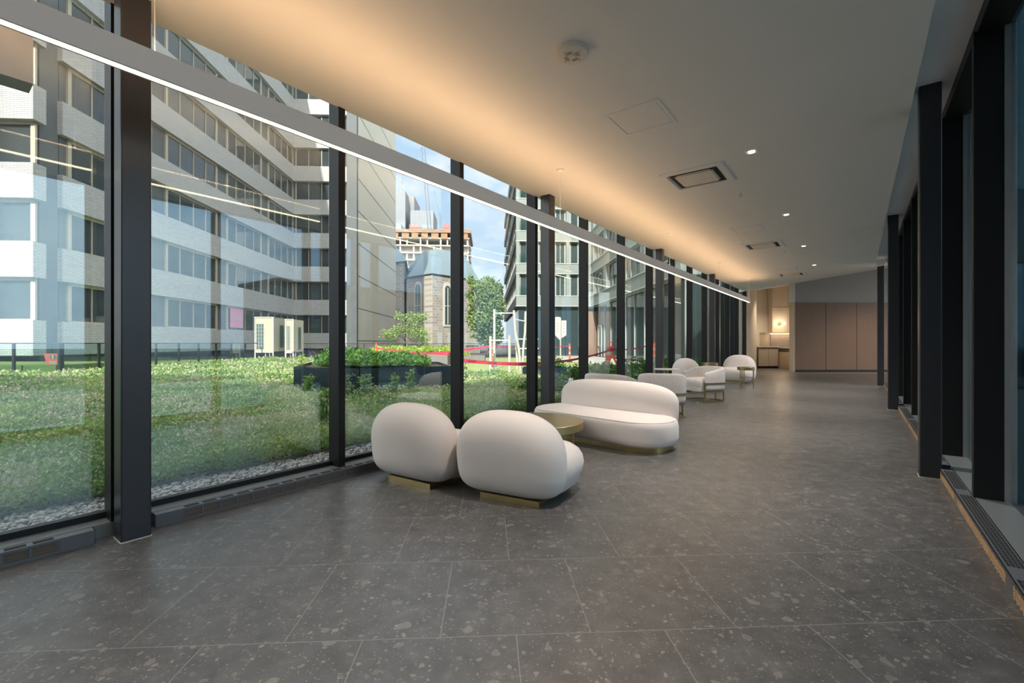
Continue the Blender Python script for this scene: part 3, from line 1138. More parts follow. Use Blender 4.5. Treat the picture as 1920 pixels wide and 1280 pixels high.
x, y, d_ = scatter(640000, 2.8, 34, -62, 8, mead)
for hx, hy, hr in ((-6.3, 27.2, .35), (-6.95, 23.3, .35), (-2.45, 6.0, .3), (-2.9, 9.0, .3), (-2.5, 9.5, .3), (-2.2, 9.9, .3), (-3.35, 9.3, .3), (-4.5, 10.1, .3), (-1.2, 10.6, .3), (-9.5, 20.5, .3)) + tuple((C(t, s).x, C(t, s).y, .75) for t, s in ((-5.6, 8.6), (-5.5, 10.4))):
    k_ = (x - hx) ** 2 + (y - hy) ** 2 > hr * hr
    x, y, d_ = x[k_], y[k_], d_[k_]
hole = in_poly(x, y, [(-5.8, 11.1), (-3.45, 9.75), (-1.05, 11.6), (-1.9, 14.9), (-6.7, 14.4)]) | in_poly(x, y, [(-8.1, 23.5), (-2.9, 23.5), (-2.9, 26.1), (-8.1, 26.1)]) | in_poly(x, y, [(.2, 15), (2, 15), (2, 16.1), (.2, 16.1)])
x, y, d_ = x[~hole], y[~hole], d_[~hole]
hgt = np.clip(bumps(x, y), 0, 1)
z = .04 + rng.random(len(x)) ** 1.5 * (.06 + .17 * hgt)
sz = (.0058 + .0031 * d_) * (.6 + .8 * rng.random(len(x)))
dry = (np.sin(1.3 * x + .6 * y + 2) * np.sin(.9 * y - .7 * x) + .5 * np.sin(3.1 * x + 2.3 * y)) > .35
pick = rng.random(len(x)) < np.where(dry, .40, .10)
mdw = tag(leaf_mesh('meadow_grass', np.c_[x, y, z][~pick], sz[~pick], M['meadow'], None, .5, 1.7), 'low green meadow of sedum and clover covering the roof garden', 'meadow', None, 'stuff')
leaf_mesh('seed_heads_foliage', np.c_[x, y, z + .05][pick], sz[pick] * .6, M['meadow_dry'], mdw, 1.0, 2.0)['kind'] = 'stuff'


def weed(x, y, h, n, label, spread=.16, lime=False, group='tall weeds in the meadow'):
    o = thing('weed_plant', label, 'plant', at(x, y, .05), group)
    mb = MB()
    pts, szs = [], []
    for k in range(n):
        a = random.uniform(0, 6.28)
        tip = (spread * random.uniform(.2, 1) * math.cos(a), spread * random.uniform(.2, 1) * math.sin(a), h * random.uniform(.75, 1.0))
        mb.tube([(0, 0, 0), (tip[0] * .4, tip[1] * .4, tip[2] * .6), tip], .005, 5)
        for j in range(26):
            f = random.uniform(.25, 1)
            pts.append((tip[0] * f + random.gauss(0, .03), tip[1] * f + random.gauss(0, .03), tip[2] * f))
            szs.append(.045 * random.uniform(.7, 1.4) * (1.3 - f * .6))
    mb.build('stem', M['leaf_dark'], o)
    leaf_mesh('leaves', np.array(pts), np.array(szs), M['leaf_lime' if lime else 'meadow'], o, .35, 2.2)


for a in ((-2.45, 6.0, .62, 4, 'tall bright weed with upright leaves growing just outside the second window bay'),
          (-2.9, 9.0, .55, 5, 'tall leafy weed in front of the black planter, beside the window mullion'),
          (-2.5, 9.5, .50, 5, 'feathery weed at the foot of the black planter, middle one of the row'),
          (-2.2, 9.9, .60, 4, 'tall thin weed in front of the black planter close to its corner'),
          (-3.35, 9.3, .52, 5, 'leafy weed at the front corner of the black planter'),
          (-4.5, 10.1, .48, 5, 'leafy weed before the short face of the black planter'),
          (-1.2, 10.6, .72, 3, 'tall thin weed beyond the end of the black planter'),
          (-9.5, 20.5, .75, 4, 'tall weed standing in the sunlit part of the meadow')):
    weed(*a, lime=a[1] > 18)

# ---- shrubs along the glazing
def blob_points(n, c, r, fill=.5, flat=.0):
    p = rng.normal(size=(n, 3))
    p /= np.linalg.norm(p, axis=1)[:, None]
    p[:, 2] = np.where(p[:, 2] < flat, np.abs(p[:, 2]) * .4, p[:, 2])
    k = (fill + (1 - fill) * rng.random(n))[:, None]
    return np.array(c) + p * k * np.array(r)


def shrub(x, y, r, h, n, label, mat='leaf_dark', size=.05, group='shrubs outside the garden glazing'):
    o = thing('shrub', label, 'shrub', at(x, y, -.03), group)
    pts = np.vstack([blob_points(n // 5, (r * .5 * math.cos(a), r * .5 * math.sin(a), h * random.uniform(.25, .5)), (r * .62, r * .62, h * .5), .55) for a in (0, 1.3, 2.6, 3.9, 5.1)])
    leaf_mesh('foliage', pts, size * (.6 + .8 * rng.random(len(pts))), M[mat], o, .6, 1.7)
    mb = MB()
    for a in range(5):
        mb.tube([(0, 0, 0), (r * .5 * math.cos(a * 1.25), r * .5 * math.sin(a * 1.25), h * .6)], .012, 5)
    mb.build('stem', M['bark'], o)


for (t, s, r, h, lab) in ((-5.6, 8.6, .55, .55, 'low green shrub outside the glazing by the column at the white sofa'),
                          (-5.5, 10.4, .7, .75, 'green shrub outside the glazing behind the sofa back'),
                          (-5.6, 12.2, .7, .70, 'green shrub at the foot of the striped barricade'),
                          (-5.3, 13.9, .75, .85, 'dense green shrub outside the glazing above the boucle tub chair'),
                          (-5.4, 15.8, .75, .9, 'dense green shrub outside the glazing behind the white round table'),
                          (-5.4, 18.0, .7, .8, 'green shrub outside the glazing behind the shaded chair')):
    q = C(t, s)
    shrub(q.x, q.y, r, h, 1900, lab)

# ================================================================ PLANTERS
pp = [(-5.36, 11.2), (-3.45, 10.3), (-1.57, 11.64), (-2.3, 14.2), (-6.1, 13.8)]
pl_ = thing('metal_planter', 'large glossy black angular planter holding dense green plants in the meadow', 'planter', at(0, 0, .05))
for i in range(5):
    a, b2 = Vector((*pp[i], 0)), Vector((*pp[(i + 1) % 5], 0))
    dv = (b2 - a)
    nseg = 3 if i < 2 else 2
    for q in range(nseg):
        u0, u1 = a + dv * (q / nseg), a + dv * ((q + 1) / nseg)
        MB().bar(u0 + Vector((0, 0, .285)), u1 + Vector((0, 0, .285)) - dv.normalized() * .008, .03, .57).build('panel', M['planter'], pl_)
MB().prism([((x + 3.7) * .985 - 3.7, (y - 12.2) * .985 + 12.2) for x, y in pp], .3, .5).build('soil', M['soil'], pl_)
cx_, cy_ = -3.75, 12.3
pts = []
for _ in range(36):
    while True:
        x_, y_ = random.uniform(-6, -1.6), random.uniform(10.5, 14.1)
        if in_poly(np.array([x_]), np.array([y_]), [((x + 3.75) * .76 - 3.75, (y - 12.3) * .76 + 12.3) for x, y in pp])[0]:
            break
    pts.append(blob_points(650, (x_, y_, .64), (.50, .50, max(.16, random.uniform(.32, .46) - .11 * max(0, x_ + 4.2))), .5))
pts = np.vstack(pts)
tag(leaf_mesh('planter_foliage', pts, .05 * (.6 + .8 * rng.random(len(pts))), M['leaf_dark'], None, .5, 2.0), 'dense green leafy plants filling the big black planter', 'plants', None, 'stuff')

p2 = thing('concrete_planter', 'grey planter bed of bright lime plants behind the big black planter', 'planter', at(-7.6, 24.0, -.03))
MB().box(0, 4.2, 0, .06, 0, .70).box(0, 4.2, 1.5, 1.56, 0, .70).box(0, .06, .06, 1.5, 0, .7).box(4.14, 4.2, .06, 1.5, 0, .7).build('wall', M['planter_grey'], p2)
MB().box(.06, 4.14, .06, 1.5, .3, .62).build('soil', M['soil'], p2)
pts = np.vstack([blob_points(260, (random.uniform(-7.5, -3.5), random.uniform(24.15, 25.5), .7), (.42, .42, .34), .4) for _ in range(26)])
tag(leaf_mesh('lime_foliage', pts, .07 * (.6 + .8 * rng.random(len(pts))), M['leaf_lime'], None, .5, 1.5), 'bright lime leafy plants growing in the grey planter bed', 'plants', None, 'stuff')
p3 = thing('low_trough', 'low dark grey trough with a few lime plants near the white climbing posts', 'planter', at(-3.2, 26.0, -.03))
MB().box(0, 1.65, 0, .05, 0, .52).box(0, 1.65, .75, .8, 0, .52).box(0, .05, .05, .75, 0, .52).box(1.6, 1.65, .05, .75, 0, .52).build('wall', M['planter_grey'], p3)
MB().box(.05, 1.6, .05, .75, .2, .48).build('soil', M['soil'], p3)
leaf_mesh('foliage', blob_points(420, (.4, .4, .5), (.4, .3, .22), .4), .06 * (.6 + .8 * rng.random(420)), M['leaf_lime'], p3, .5, 1.5)
p4 = thing('low_box_planter', 'low black box planter with a dark shrub beside the climbing posts', 'planter', at(.35, 15.2, -.03))
MB().box(0, 1.5, 0, .05, 0, .42).box(0, 1.5, .65, .7, 0, .42).box(0, .05, .05, .65, 0, .42).box(1.45, 1.5, .05, .65, 0, .42).build('wall', M['planter'], p4)
MB().box(.05, 1.45, .05, .65, .1, .36).build('soil', M['soil'], p4)
leaf_mesh('foliage', blob_points(900, (.95, .35, .42), (.55, .4, .42), .4), .05 * (.6 + .8 * rng.random(900)), M['leaf_dark'], p4, .5, 1.7)

# ================================================================ RAILINGS
def glass_railing(x0, y0, x1, y1, step, label, z=0.0, off=0.0):
    o = thing('glass_railing', label, 'railing', atG(0, 0, z), 'glass railings round the terrace')
    a, b2 = Vector((x0, y0, 0)), Vector((x1, y1, 0))
    L = (b2 - a).length
    u = (b2 - a) / L
    n = int(L / step)
    MB().bar(a + Vector((0, 0, 1.19)), b2 + Vector((0, 0, 1.19)), .06, .045).build('top_rail', M['railing'], o)
    MB().bar(a + Vector((0, 0, .14)), b2 + Vector((0, 0, .14)), .04, .045).build('bottom_rail', M['railing'], o)
    for k in range(n + 1):
        p = a + u * (k * step)
        MB().box(p.x - .035, p.x + .035, p.y - .035, p.y + .035, -.02, 1.19).build('post', M['railing'], o)
        if k < n:
            MB().bar(p + u * .07 + Vector((0, 0, .665)), p + u * (step - .07) + Vector((0, 0, .665)), .014, .98).build('glass_panel', M['glass_rail'], o)


glass_railing(-15.35, 17.15, -32.4, 17.15, 1.55, 'black railing with glass panels facing the white brick block')
glass_railing(-15.35, 17.26, -15.35, 31.2, 1.55, 'black railing with glass panels running back towards the cream cabinets')
br_ = thing('bar_railing', 'black railing of thin upright bars along the back of the terrace', 'railing', atG(-15.4, 38.0, 0))
MB().box(0, 18.3, -.02, .02, 1.14, 1.18).build('top_rail', M['railing'], br_)
MB().box(0, 18.3, -.015, .015, .10, .13).build('bottom_rail', M['railing'], br_)
for k in range(8):
    MB().box(k * 2.6 - .025, k * 2.6 + .025, -.025, .025, -.03, 1.14).build('post', M['railing'], br_)
b_ = MB()
for k in range(140):
    b_.box(k * .13 + .06, k * .13 + .075, -.007, .007, .13, 1.14)
o = b_.build('bar_grating', M['railing'], br_)
o['kind'] = 'stuff'

# ================================================================ CREAM PLANT CABINETS AND BICYCLE
def plant_cabinet(label, x0, x1, y0, y1, z0, z1):
    o = thing('equipment_cabinet', label, 'equipment', atG(x0, y0, -.03), 'cream equipment cabinets')
    w, dd = x1 - x0, y1 - y0
    MB().box(0, w, 0, dd, z0, z1).build('body', M['cream_metal'], o)
    f = MB().box(-.02, .06, -.03, 0, 0, z1 + .03).box(w - .06, w + .02, -.03, 0, 0, z1 + .03).box(.06, w - .06, -.03, 0, z1 - .03, z1 + .03).box(.06, w - .06, -.03, 0, z0 - .08, z0)
    f.build('frame', M['white_paint'], o)
    lv = MB().box(.10, .10 + w * .4, -.012, 0, z0 + .15, z1 - .45)
    lv.build('louvre', M['louvre'], o)
    gr = MB()
    for k in range(4):
        gr.box(.10 + w * .4 * k / 3 - .012, .10 + w * .4 * k / 3 + .012, -.02, -.012, z0 + .15, z1 - .45)
    for k in range(8):
        zz = z0 + .15 + (z1 - z0 - .6) * k / 7
        gr.box(.10, .10 + w * .4, -.02, -.012, zz - .008, zz + .008)
    gr.build('louvre_grille', M['white_paint'], o)
    MB().box(w, w + .012, dd * .45, dd * .72, z0 + .25, z1 - .5).build('side_louvre', M['louvre'], o)
    for (qx, qy) in ((.0, dd - .1), (w - .06, dd - .1), (.5 * w, .1)):
        MB().box(qx, qx + .06, qy, qy + .06, 0, z0).build('leg', M['white_paint'], o)


plant_cabinet('larger cream equipment cabinet on legs with dark grid louvre by the railing end', -15.72, -14.5, 31.6, 33.7, .66, 2.98)
plant_cabinet('narrower cream equipment cabinet with side louvre beside the bicycle', -13.85, -13.3, 31.9, 33.6, .62, 2.85)
bk = thing('bicycle', 'dark bicycle parked in front of the cream equipment cabinets', 'bicycle', atG(-12.9, 31.25, -.03))
for xx in (0, 1.05):
    w_ = MB().tube([(xx + .33 * math.cos(R(a)), 0, .33 + .33 * math.sin(R(a))) for a in range(0, 361, 15)], .018, 6, False).build('wheel', M['railing'], bk)
    MB().tube([(xx - .02, 0, .33), (xx + .02, 0, .33)], .03, 8).build('hub', M['chrome'], w_)
    s_ = MB()
    for a in range(0, 360, 30):
        s_.tube([(xx, 0, .33), (xx + .32 * math.cos(R(a)), 0, .33 + .32 * math.sin(R(a)))], .004, 4)
    s_.build('spoke', M['chrome'], w_)
MB().tube([(0, 0, .33), (.35, 0, .33), (.25, 0, .78), (0, 0, .33)], .016, 6).tube([(.35, 0, .33), (.88, 0, .72), (.27, 0, .70)], .016, 6).tube([(.86, 0, .82), (1.05, 0, .33)], .016, 6).build('frame', M['blue_paint'], bk)
MB().tube([(.86, -.25, .92), (.84, 0, .90), (.86, .25, .92)], .013, 6).tube([(.84, 0, .9), (.87, 0, .72)], .013, 6).build('handlebar', M['railing'], bk)
MB().box(.15, .36, -.06, .06, .80, .85).build('saddle', M['railing'], bk)

# ================================================================ PLAYGROUND, TAPE, BARRICADES
cf = thing('climbing_frame', 'white bent climbing posts with cross bars on the artificial turf', 'climbing frame', at(0, 0, .03))
def bend(px0, y, z1, dx):
    return [(px0, y, 0), (px0 + dx * .2, y, z1 * .35), (px0 + dx * .8, y, z1 * .65), (px0 + dx, y, z1)]
post_pts = [[(-.76, 19.6, 0), (-.76, 19.6, 2.62)], bend(.36, 19.6, 2.58, -.28), bend(.24, 20.6, 2.55, -.12), bend(.48, 20.6, 2.6, .14), [(-.88, 18.6, 0), (-.88, 18.6, 1.45)], [(-.10, 18.2, 0), (-.10, 18.2, 1.48)]]
for q in post_pts:
    MB().tube(q, .055, 10).build('post', M['white_paint'], cf, None, True, 50)
for a, b2 in (((-.76, 19.6, 2.46), (.08, 19.6, 2.46)), ((.08, 19.6, 2.2), (.62, 20.6, 2.15)), ((-.88, 18.6, 1.28), (-.10, 18.2, 1.28)), ((.14, 20.6, .92), (1.2, 20.6, .92)), ((.2, 20.8, 1.35), (1.2, 20.8, 1.35))):
    MB().tube([a, b2], .022, 8).build('bar', M['white_metal'], cf, None, True, 50)


def delineator(x, y, h, label):
    o = thing('delineator_post', label, 'traffic post', at(x, y, .03), 'orange delineator posts')
    MB().lathe([(.17, 0), (.17, .05), (.06, .07)], 20).build('foot', M['dark_rubber'], o)
    MB().lathe([(.055, .06), (.05, h - .05), (.03, h)], 16).build('post', M['orange'], o, None, True, 40)
    for z in (.45, .72):
        MB().lathe([(.056, h * z), (.055, h * z + .12)], 16).build('reflective_band', M['white_paint'], o)
    MB().tube([(0, -.03, h - .02), (0, -.04, h + .07), (0, .04, h + .07), (0, .03, h - .02)], .010, 6).build('handle', M['orange'], o)


delineator(-6.95, 23.3, 1.15, 'orange delineator post behind the black planter foliage')
delineator(-.93, 22.5, 1.15, 'orange and white delineator post behind the white climbing posts')
delineator(3.55, 28.0, 1.12, 'orange and white delineator post beyond the white twin sign board')
delineator(6.26, 20.0, 1.18, 'orange and white delineator post showing between two window mullions')

ab = thing('folding_barricade', 'red and white striped folding barricade leaning open outside the glazing', 'barricade', at(3.02, 14.0, .0, R(-30)))
T1 = Matrix.Translation((0, .0, 1.0)) @ Matrix.Rotation(R(14), 4, 'Y') @ Matrix.Rotation(R(6), 4, 'X')
T2 = Matrix.Translation((0, .0, 1.0)) @ Matrix.Rotation(R(-24), 4, 'Y')
MB().box(-.08, .08, -.02, .02, -1.04, 0, T1).build('board', M['white_paint'], ab)
for z0 in (-.98, -.66, -.34, -.06):
    MB().box(-.081, .081, -.023, .023, z0, z0 + .17, T1).build('stripe', M['orange'], ab)
MB().box(-.025, .025, .0, .04, -1.07, .0, T2).build('leg', M['orange'], ab)
MB().box(-.1, .1, -.03, .03, -.03, .06, T1).build('hinge', M['red_tape'], ab)
MB().tube([(-.06, 0, .05), (-.055, 0, .2), (0, 0, .25), (.055, 0, .2), (.06, 0, .05)], .018, 8).build('handle', M['orange'], ab, Matrix.Translation((0, 0, 1.0)))


def tape(label, pts, w=.075, mat='red_tape', words=()):
    o = MB()
    P = [Vector(p) for p in pts]
    rings = []
    for i, p in enumerate(P):
        dv = P[min(i + 1, len(P) - 1)] - P[max(i - 1, 0)]
        nrm = Vector((-dv.y, dv.x, 0)).normalized() * .0015
        rings.append([p - nrm + Vector((0, 0, -w / 2)), p + nrm + Vector((0, 0, -w / 2)), p + nrm + Vector((0, 0, w / 2)), p - nrm + Vector((0, 0, w / 2))])
    o.loft(rings)
    ob = o.build('hanging_barrier_tape', M[mat])
    tag(ob, label, 'tape', 'red barrier tapes')
    for (p, ang, size) in words:
        text_mesh('DANGER', size, 'lettering', M['black_ink'], ob, Matrix.Translation(p) @ Matrix.Rotation(ang, 4, 'Z') @ Matrix.Rotation(R(90), 4, 'X'), .002)
    return ob


def sag(a, b2, drop, n=10):
    a, b2 = Vector(a), Vector(b2)
    return [a.lerp(b2, k / n) - Vector((0, 0, drop * 4 * (k / n) * (1 - k / n))) for k in range(n + 1)]


ta, tb = (-1.42, 12.45, .74), (1.0, 12.5, .65)
tp = sag(ta, tb, .06)
def tape_at(x):
    f = (x - ta[0]) / (tb[0] - ta[0])
    return Vector(ta).lerp(Vector(tb), f) - Vector((0, 0, .06 * 4 * f * (1 - f)))
tape('wide red tape lettered in black stretched in front of the white climbing posts', tp, .095, 'red_tape',
     [(tape_at(x) + Vector((0, -.006, .0)), 0, .062) for x in (-1.1, -.54, .02, .56)])
tape('orange-red tape rising to the delineator behind the climbing posts', sag((-5.2, 22.2, .66), (-.95, 22.2, 1.08), .10), .09)
tape('red tape sagging low across the lime planter bed', sag((-6.95, 23.1, .95), (-3.2, 23.1, .62), .05), .07)
tape('thin red tape between the twin sign board and the delineator beyond', sag((-.9, 22.4, 1.05), (3.6, 27.8, 1.05), .12), .05)
tape('red tape running from the sofa side bay up to the folding barricade', sag((1.0, 12.5, .66), (2.98, 13.86, .98), .06), .06)
tape('red tape from the folding barricade towards the far delineator', sag((3.05, 14.1, 1.0), (6.2, 19.85, 1.2), .10), .045)

sg = thing('twin_sign_board', 'white twin-panelled pointed sign board on a thin post beyond the turf', 'sign', at(3.2, 30.0, -.03))
MB().tube([(0, 0, 0), (0, 0, 2.9)], .045, 10).build('post', M['white_paint'], sg)
for x0, z1 in ((-.36, 2.95), (.05, 2.72)):
    pb_ = MB().add([(x0, -.06, 1.55 + .2 * (x0 < 0)), (x0 + .33, -.06, 1.75 - .35 * (x0 < 0)), (x0 + .33, -.06, z1), (x0, -.06, z1), (x0, -.03, 1.55 + .2 * (x0 < 0)), (x0 + .33, -.03, 1.75 - .35 * (x0 < 0)), (x0 + .33, -.03, z1), (x0, -.03, z1)],
                    [(0, 1, 2, 3), (7, 6, 5, 4), (0, 4, 5, 1), (1, 5, 6, 2), (2, 6, 7, 3), (3, 7, 4, 0)]).build('panel', M['white_paint'], sg)
    dm = MB()
    for k in range(4):
        dm.box(x0 + .14, x0 + .19, -.064, -.06, 1.98 + k * .18, 2.03 + k * .18)
    dm.build('print', M['railing'], pb_)

rs = thing('red_placard', 'small red placard with white patch hung behind the glass railing', 'sign', atG(-15.9, 17.45, .40))
MB().add([(-.16, 0, .0), (.22, 0, .04), (.24, 0, .42), (-.27, 0, .42), (-.16, .01, 0), (.22, .01, .04), (.24, .01, .42), (-.27, .01, .42)], [(0, 1, 2, 3), (7, 6, 5, 4), (0, 4, 5, 1), (1, 5, 6, 2), (2, 6, 7, 3), (3, 7, 4, 0)]).build('board', M['red_sign'], rs)
e_ = MB()
e_.add([(.06 + .13 * math.cos(R(a)), -.003, .29 + .085 * math.sin(R(a))) for a in range(0, 360, 20)], [tuple(range(18))])
e_.build('print', M['far_white'], rs)
MB().box(-.03, .03, -.006, -.003, .25, .33).box(.09, .15, -.006, -.003, .25, .33).build('print', M['blue_ink'], rs)
MB().box(.03, .07, -.006, -.003, .22, .36).build('print', M['yellow_ink'], rs)
MB().box(-.08, .18, -.004, -.001, .10, .13).box(-.06, .16, -.004, -.001, .05, .075).build('print', M['white_paint'], rs)
MB().box(.0, .015, .002, .02, .42, .82).build('hanger', M['railing'], rs)

# ================================================================ WHITE BRICK OFFICE BUILDING
ob_ = thing('office_building', 'large white brick office building with long strip windows beside the roof garden', 'building', atG(0, 0, 0))
FLH = 3.45
NF = 9
top = .65 + FLH * NF + 1.55
c0 = MB()
c0.box(-45, -20.25, 22.6, 60, -.5, top - .2).box(-45, -21.3, 21.5, 22.6, -.5, top - .2)
c0.box(-20.25, -14.0, 48.3, 70, -.5, top)
c0.build('core_wall', M['dark_stone'], ob_)


def strip_window(x0, y0, x1, y1, z0, z1, panes, nrm, fr=.14):
    """a framed strip of panes on an upright face from (x0,y0) to (x1,y1); nrm points outwards"""
    a, b2 = Vector((x0, y0, 0)), Vector((x1, y1, 0))
    u = (b2 - a).normalized()
    L = (b2 - a).length
    n = Vector((nrm[0], nrm[1], 0))
    f = MB()

    def slab(s0, s1, q0, q1, d0, d1, mb):
        p = [a + u * s + n * dd for s, dd in ((s0, d0), (s1, d0), (s1, d1), (s0, d1))]
        mb.add([(v.x, v.y, q0) for v in p] + [(v.x, v.y, q1) for v in p], [(0, 3, 2, 1), (4, 5, 6, 7), (0, 1, 5, 4), (1, 2, 6, 5), (2, 3, 7, 6), (3, 0, 4, 7)])
    slab(0, L, z0, z0 + fr * .5, 0, .10, f)
    slab(0, L, z1 - fr, z1, 0, .10, f)
    slab(0, fr * 1.4, z0, z1, 0, .10, f)
    slab(L - fr * 1.4, L, z0, z1, 0, .10, f)
    for k in range(1, panes):
        slab(L * k / panes - .03, L * k / panes + .03, z0, z1, 0, .08, f)
    p = MB()
    slab(fr, L - fr, z0 + .04, z1 - .1, .0, .03, p)
    return f, p


def add_window(parent, args, fmat, pmat, fr=.14):
    f, p = strip_window(*args, fr=fr)
    w = f.build('window', M[fmat], parent)
    p.build('pane', M[pmat], w)
    return w


for k in range(-1, NF + 1):
    z0, z1 = max(-.5, .65 + FLH * k), 2.2 + FLH * k
    if k == -1:
        continue
    # front block
    MB().box(-45, -19.85, 20.95, 21.55, z0, z1).build('brick_band', M['brick_white'], ob_)
    # long facade, in segments; return wall
    MB().box(-20.6, -19.95, 22.45, 48.4, z0, z1).build('brick_band', M['brick_white'], ob_)
    MB().box(-19.95, -14.55, 47.95, 48.4, z0, z1).build('brick_band', M['brick_white'], ob_)
for k in range(NF):
    z0, z1 = 2.2 + FLH * k, .65 + FLH * (k + 1)
    add_window(ob_, (-44.5, 21.3, -20.0, 21.3, z0, z1, 12, (0, -1)), 'frame_cream', 'pane')
    for g_ in range(4):
        y0 = 22.95 + 6.65 * g_
        add_window(ob_, (-20.25, y0, -20.25, y0 + 5.45, z0, z1, 4, (1, 0)), 'frame_cream', 'pane')
    add_window(ob_, (-19.9, 48.3, -14.6, 48.3, z0, z1, 4, (0, -1)), 'frame_cream', 'pane', .07)
MB().box(-14.6, -13.58, 47.9, 48.45, -.5, top).build('corner_pier', M['dark_stone'], ob_)
MB().box(-13.97, -13.6, 48.5, 68, -.5, top + 1).build('blank_side_wall', M['concrete_panel'], ob_)
jm = MB()
for k in range(12):
    z = 1.45 + 3.4 * k
    jm.box(-13.62, -13.592, 48.5, 68, z - .05, z + .05)
jm.build('panel_joint', M['panel_joint'], ob_)
MB().box(-21.4, -20.2, 21.6, 22.5, -.5, top).build('recess_panel', M['dark_stone'], ob_)
bn = thing('pink_banner', 'pink banner with white lettering in an office window above the railing', 'banner', atG(-20.1, 36.75, 2.42))
TB = Matrix.Rotation(R(90), 4, 'Z') @ Matrix.Rotation(R(90), 4, 'X')
MB().box(-.02, .0, -.1, 1.75, 0, 1.55).build('cloth', M['pink'], bn)
text_mesh('à louer', .52, 'lettering', M['white_paint'], bn, Matrix.Translation((.006, .85, .72)) @ TB, .004)

# ================================================================ CHURCH AND TREES
ch = thing('church', 'grey stone church apse with arched windows and slate roof beyond the railing', 'church', atG(0, 0, -.5))
gp = lambda px, Y: ((px - 915) / 853 * Y, Y)
A_, B_, C_, D_ = gp(768, 74), gp(812, 70), gp(897, 77), gp(900, 92)
E_ = gp(740, 92)
MB().prism([A_, B_, C_, D_, E_], 0, 12.3).build('stone_wall', M['stone_light'], ch)
roof = MB()
apex = [(-9.5, 84, 20.0), (-8.8, 85, 20.0)]
pr_ = [A_, B_, C_, D_, E_]
cxr, cyr = sum(p[0] for p in pr_) / 5, sum(p[1] for p in pr_) / 5
rings = [[(cxr + (x - cxr) * 1.03, cyr + (y - cyr) * 1.03, 12.3) for x, y in pr_], [(cxr + (x - cxr) * .62, cyr + (y - cyr) * .62 + 3, 17.6) for x, y in pr_]]
roof.loft(rings).build('roof', M['slate'], ch)
MB().prism([gp(732, 78), gp(760, 76), gp(766, 90), gp(732, 90)], 0, 15.2).build('transept_wall', M['stone_light'], ch)
rr = [[(x, y, 15.2) for x, y in (gp(728, 77.5), gp(765, 75.5), gp(768, 90), gp(728, 90))], [(x, y, 19.5) for x, y in (gp(738, 84), gp(744, 84), gp(744, 88), gp(738, 88))]]
MB().loft(rr).build('transept_roof', M['slate'], ch)


def arch_window(a, b2, f, w, z0, z1, parent):
    a, b2 = Vector((*a, 0)), Vector((*b2, 0))
    u = (b2 - a).normalized()
    n = Vector((u.y, -u.x, 0))
    c = a.lerp(b2, f)

    def outline(hw, q0, q1):
        pts = [(-hw, q0), (hw, q0)] + [(hw * math.cos(R(t)), q1 - hw * .6 + hw * 1.2 * math.sin(R(t))) for t in range(0, 181, 20)]
        return pts

    def solid(o, d0, d1):
        mb = MB()
        k = len(o)
        vs = [c + u * s + n * d0 + Vector((0, 0, z)) for s, z in o] + [c + u * s + n * d1 + Vector((0, 0, z)) for s, z in o]
        mb.add(vs, [tuple(range(k - 1, -1, -1)), tuple(range(k, 2 * k))] + [(i, (i + 1) % k, k + (i + 1) % k, k + i) for i in range(k)])
        return mb
    w_ = solid(outline(w / 2 + .32, z0 - .3, z1 + .3), -.1, .12).build('window', M['stone_trim'], parent)
    solid(outline(w / 2, z0, z1), .05, .14).build('pane', M['pane_teal'], w_)
    m_ = MB()
    for s in (0,):
        q = c + u * s + n * .16
        m_.tube([q + Vector((0, 0, z0)), q + Vector((0, 0, z1))], .06, 6)
    q = c + n * .16
    m_.tube([q - u * w / 2 + Vector((0, 0, (z0 + z1) / 2)), q + u * w / 2 + Vector((0, 0, (z0 + z1) / 2))], .06, 6)
    m_.build('muntin', M['stone_trim'], w_)


arch_window(A_, B_, .42, 1.15, 4.6, 10.6, ch)
arch_window(B_, C_, .30, 1.1, 4.6, 10.4, ch)
arch_window(B_, C_, .86, 1.1, 3.6, 7.8, ch)
bw = MB().prism([gp(812, 69.5), gp(900, 76.4), gp(900, 77.5), gp(812, 70.5)], 0, 3.8).build('base_wall', M['stone_light'], ch)
for f in (.15, .35, .55, .72, .82, .92):
    a, b2 = Vector((*gp(812, 69.4), 0)), Vector((*gp(900, 76.3), 0))
    c_ = a.lerp(b2, f)
    u = (b2 - a).normalized()
    m_ = MB().bar(c_ - u * .45 + Vector((0, 0, 2.3)), c_ + u * .45 + Vector((0, 0, 2.3)), .08, 2.0)
    m_.build('window', M['white_paint'], ch)


def tree(name, label, x, y, trunk_h, trunk_r, crown, n, size, mat, z0=0.0):
    o = thing(name, label, 'tree', at(x, y, z0))
    tm = MB()
    tm.tube([(0, 0, 0), (trunk_r * .4, 0, trunk_h * .5), (0, trunk_r * .5, trunk_h), (0, 0, trunk_h * 1.5)], [trunk_r, trunk_r * .85, trunk_r * .6, trunk_r * .2], 8)
    for (cx, cy, cz, rx, rz) in crown:
        tm.tube([(0, 0, trunk_h * .8), (cx * .6, cy * .6, (trunk_h * .8 + cz) / 2 + .1), (cx, cy, cz)], [trunk_r * .45, trunk_r * .3, trunk_r * .12], 6)
    tm.build('trunk', M['bark'], o, None, True)
    vol = [rx * rx * rz for (_, _, _, rx, rz) in crown]
    pts = np.vstack([blob_points(max(30, int(n * v / sum(vol))), (cx, cy, cz), (rx, rx, rz), .35, -2) for (cx, cy, cz, rx, rz), v in zip(crown, vol)])
    leaf_mesh('leaves', pts, size * (.6 + .8 * rng.random(len(pts))), M[mat], o, .5, 1.6)


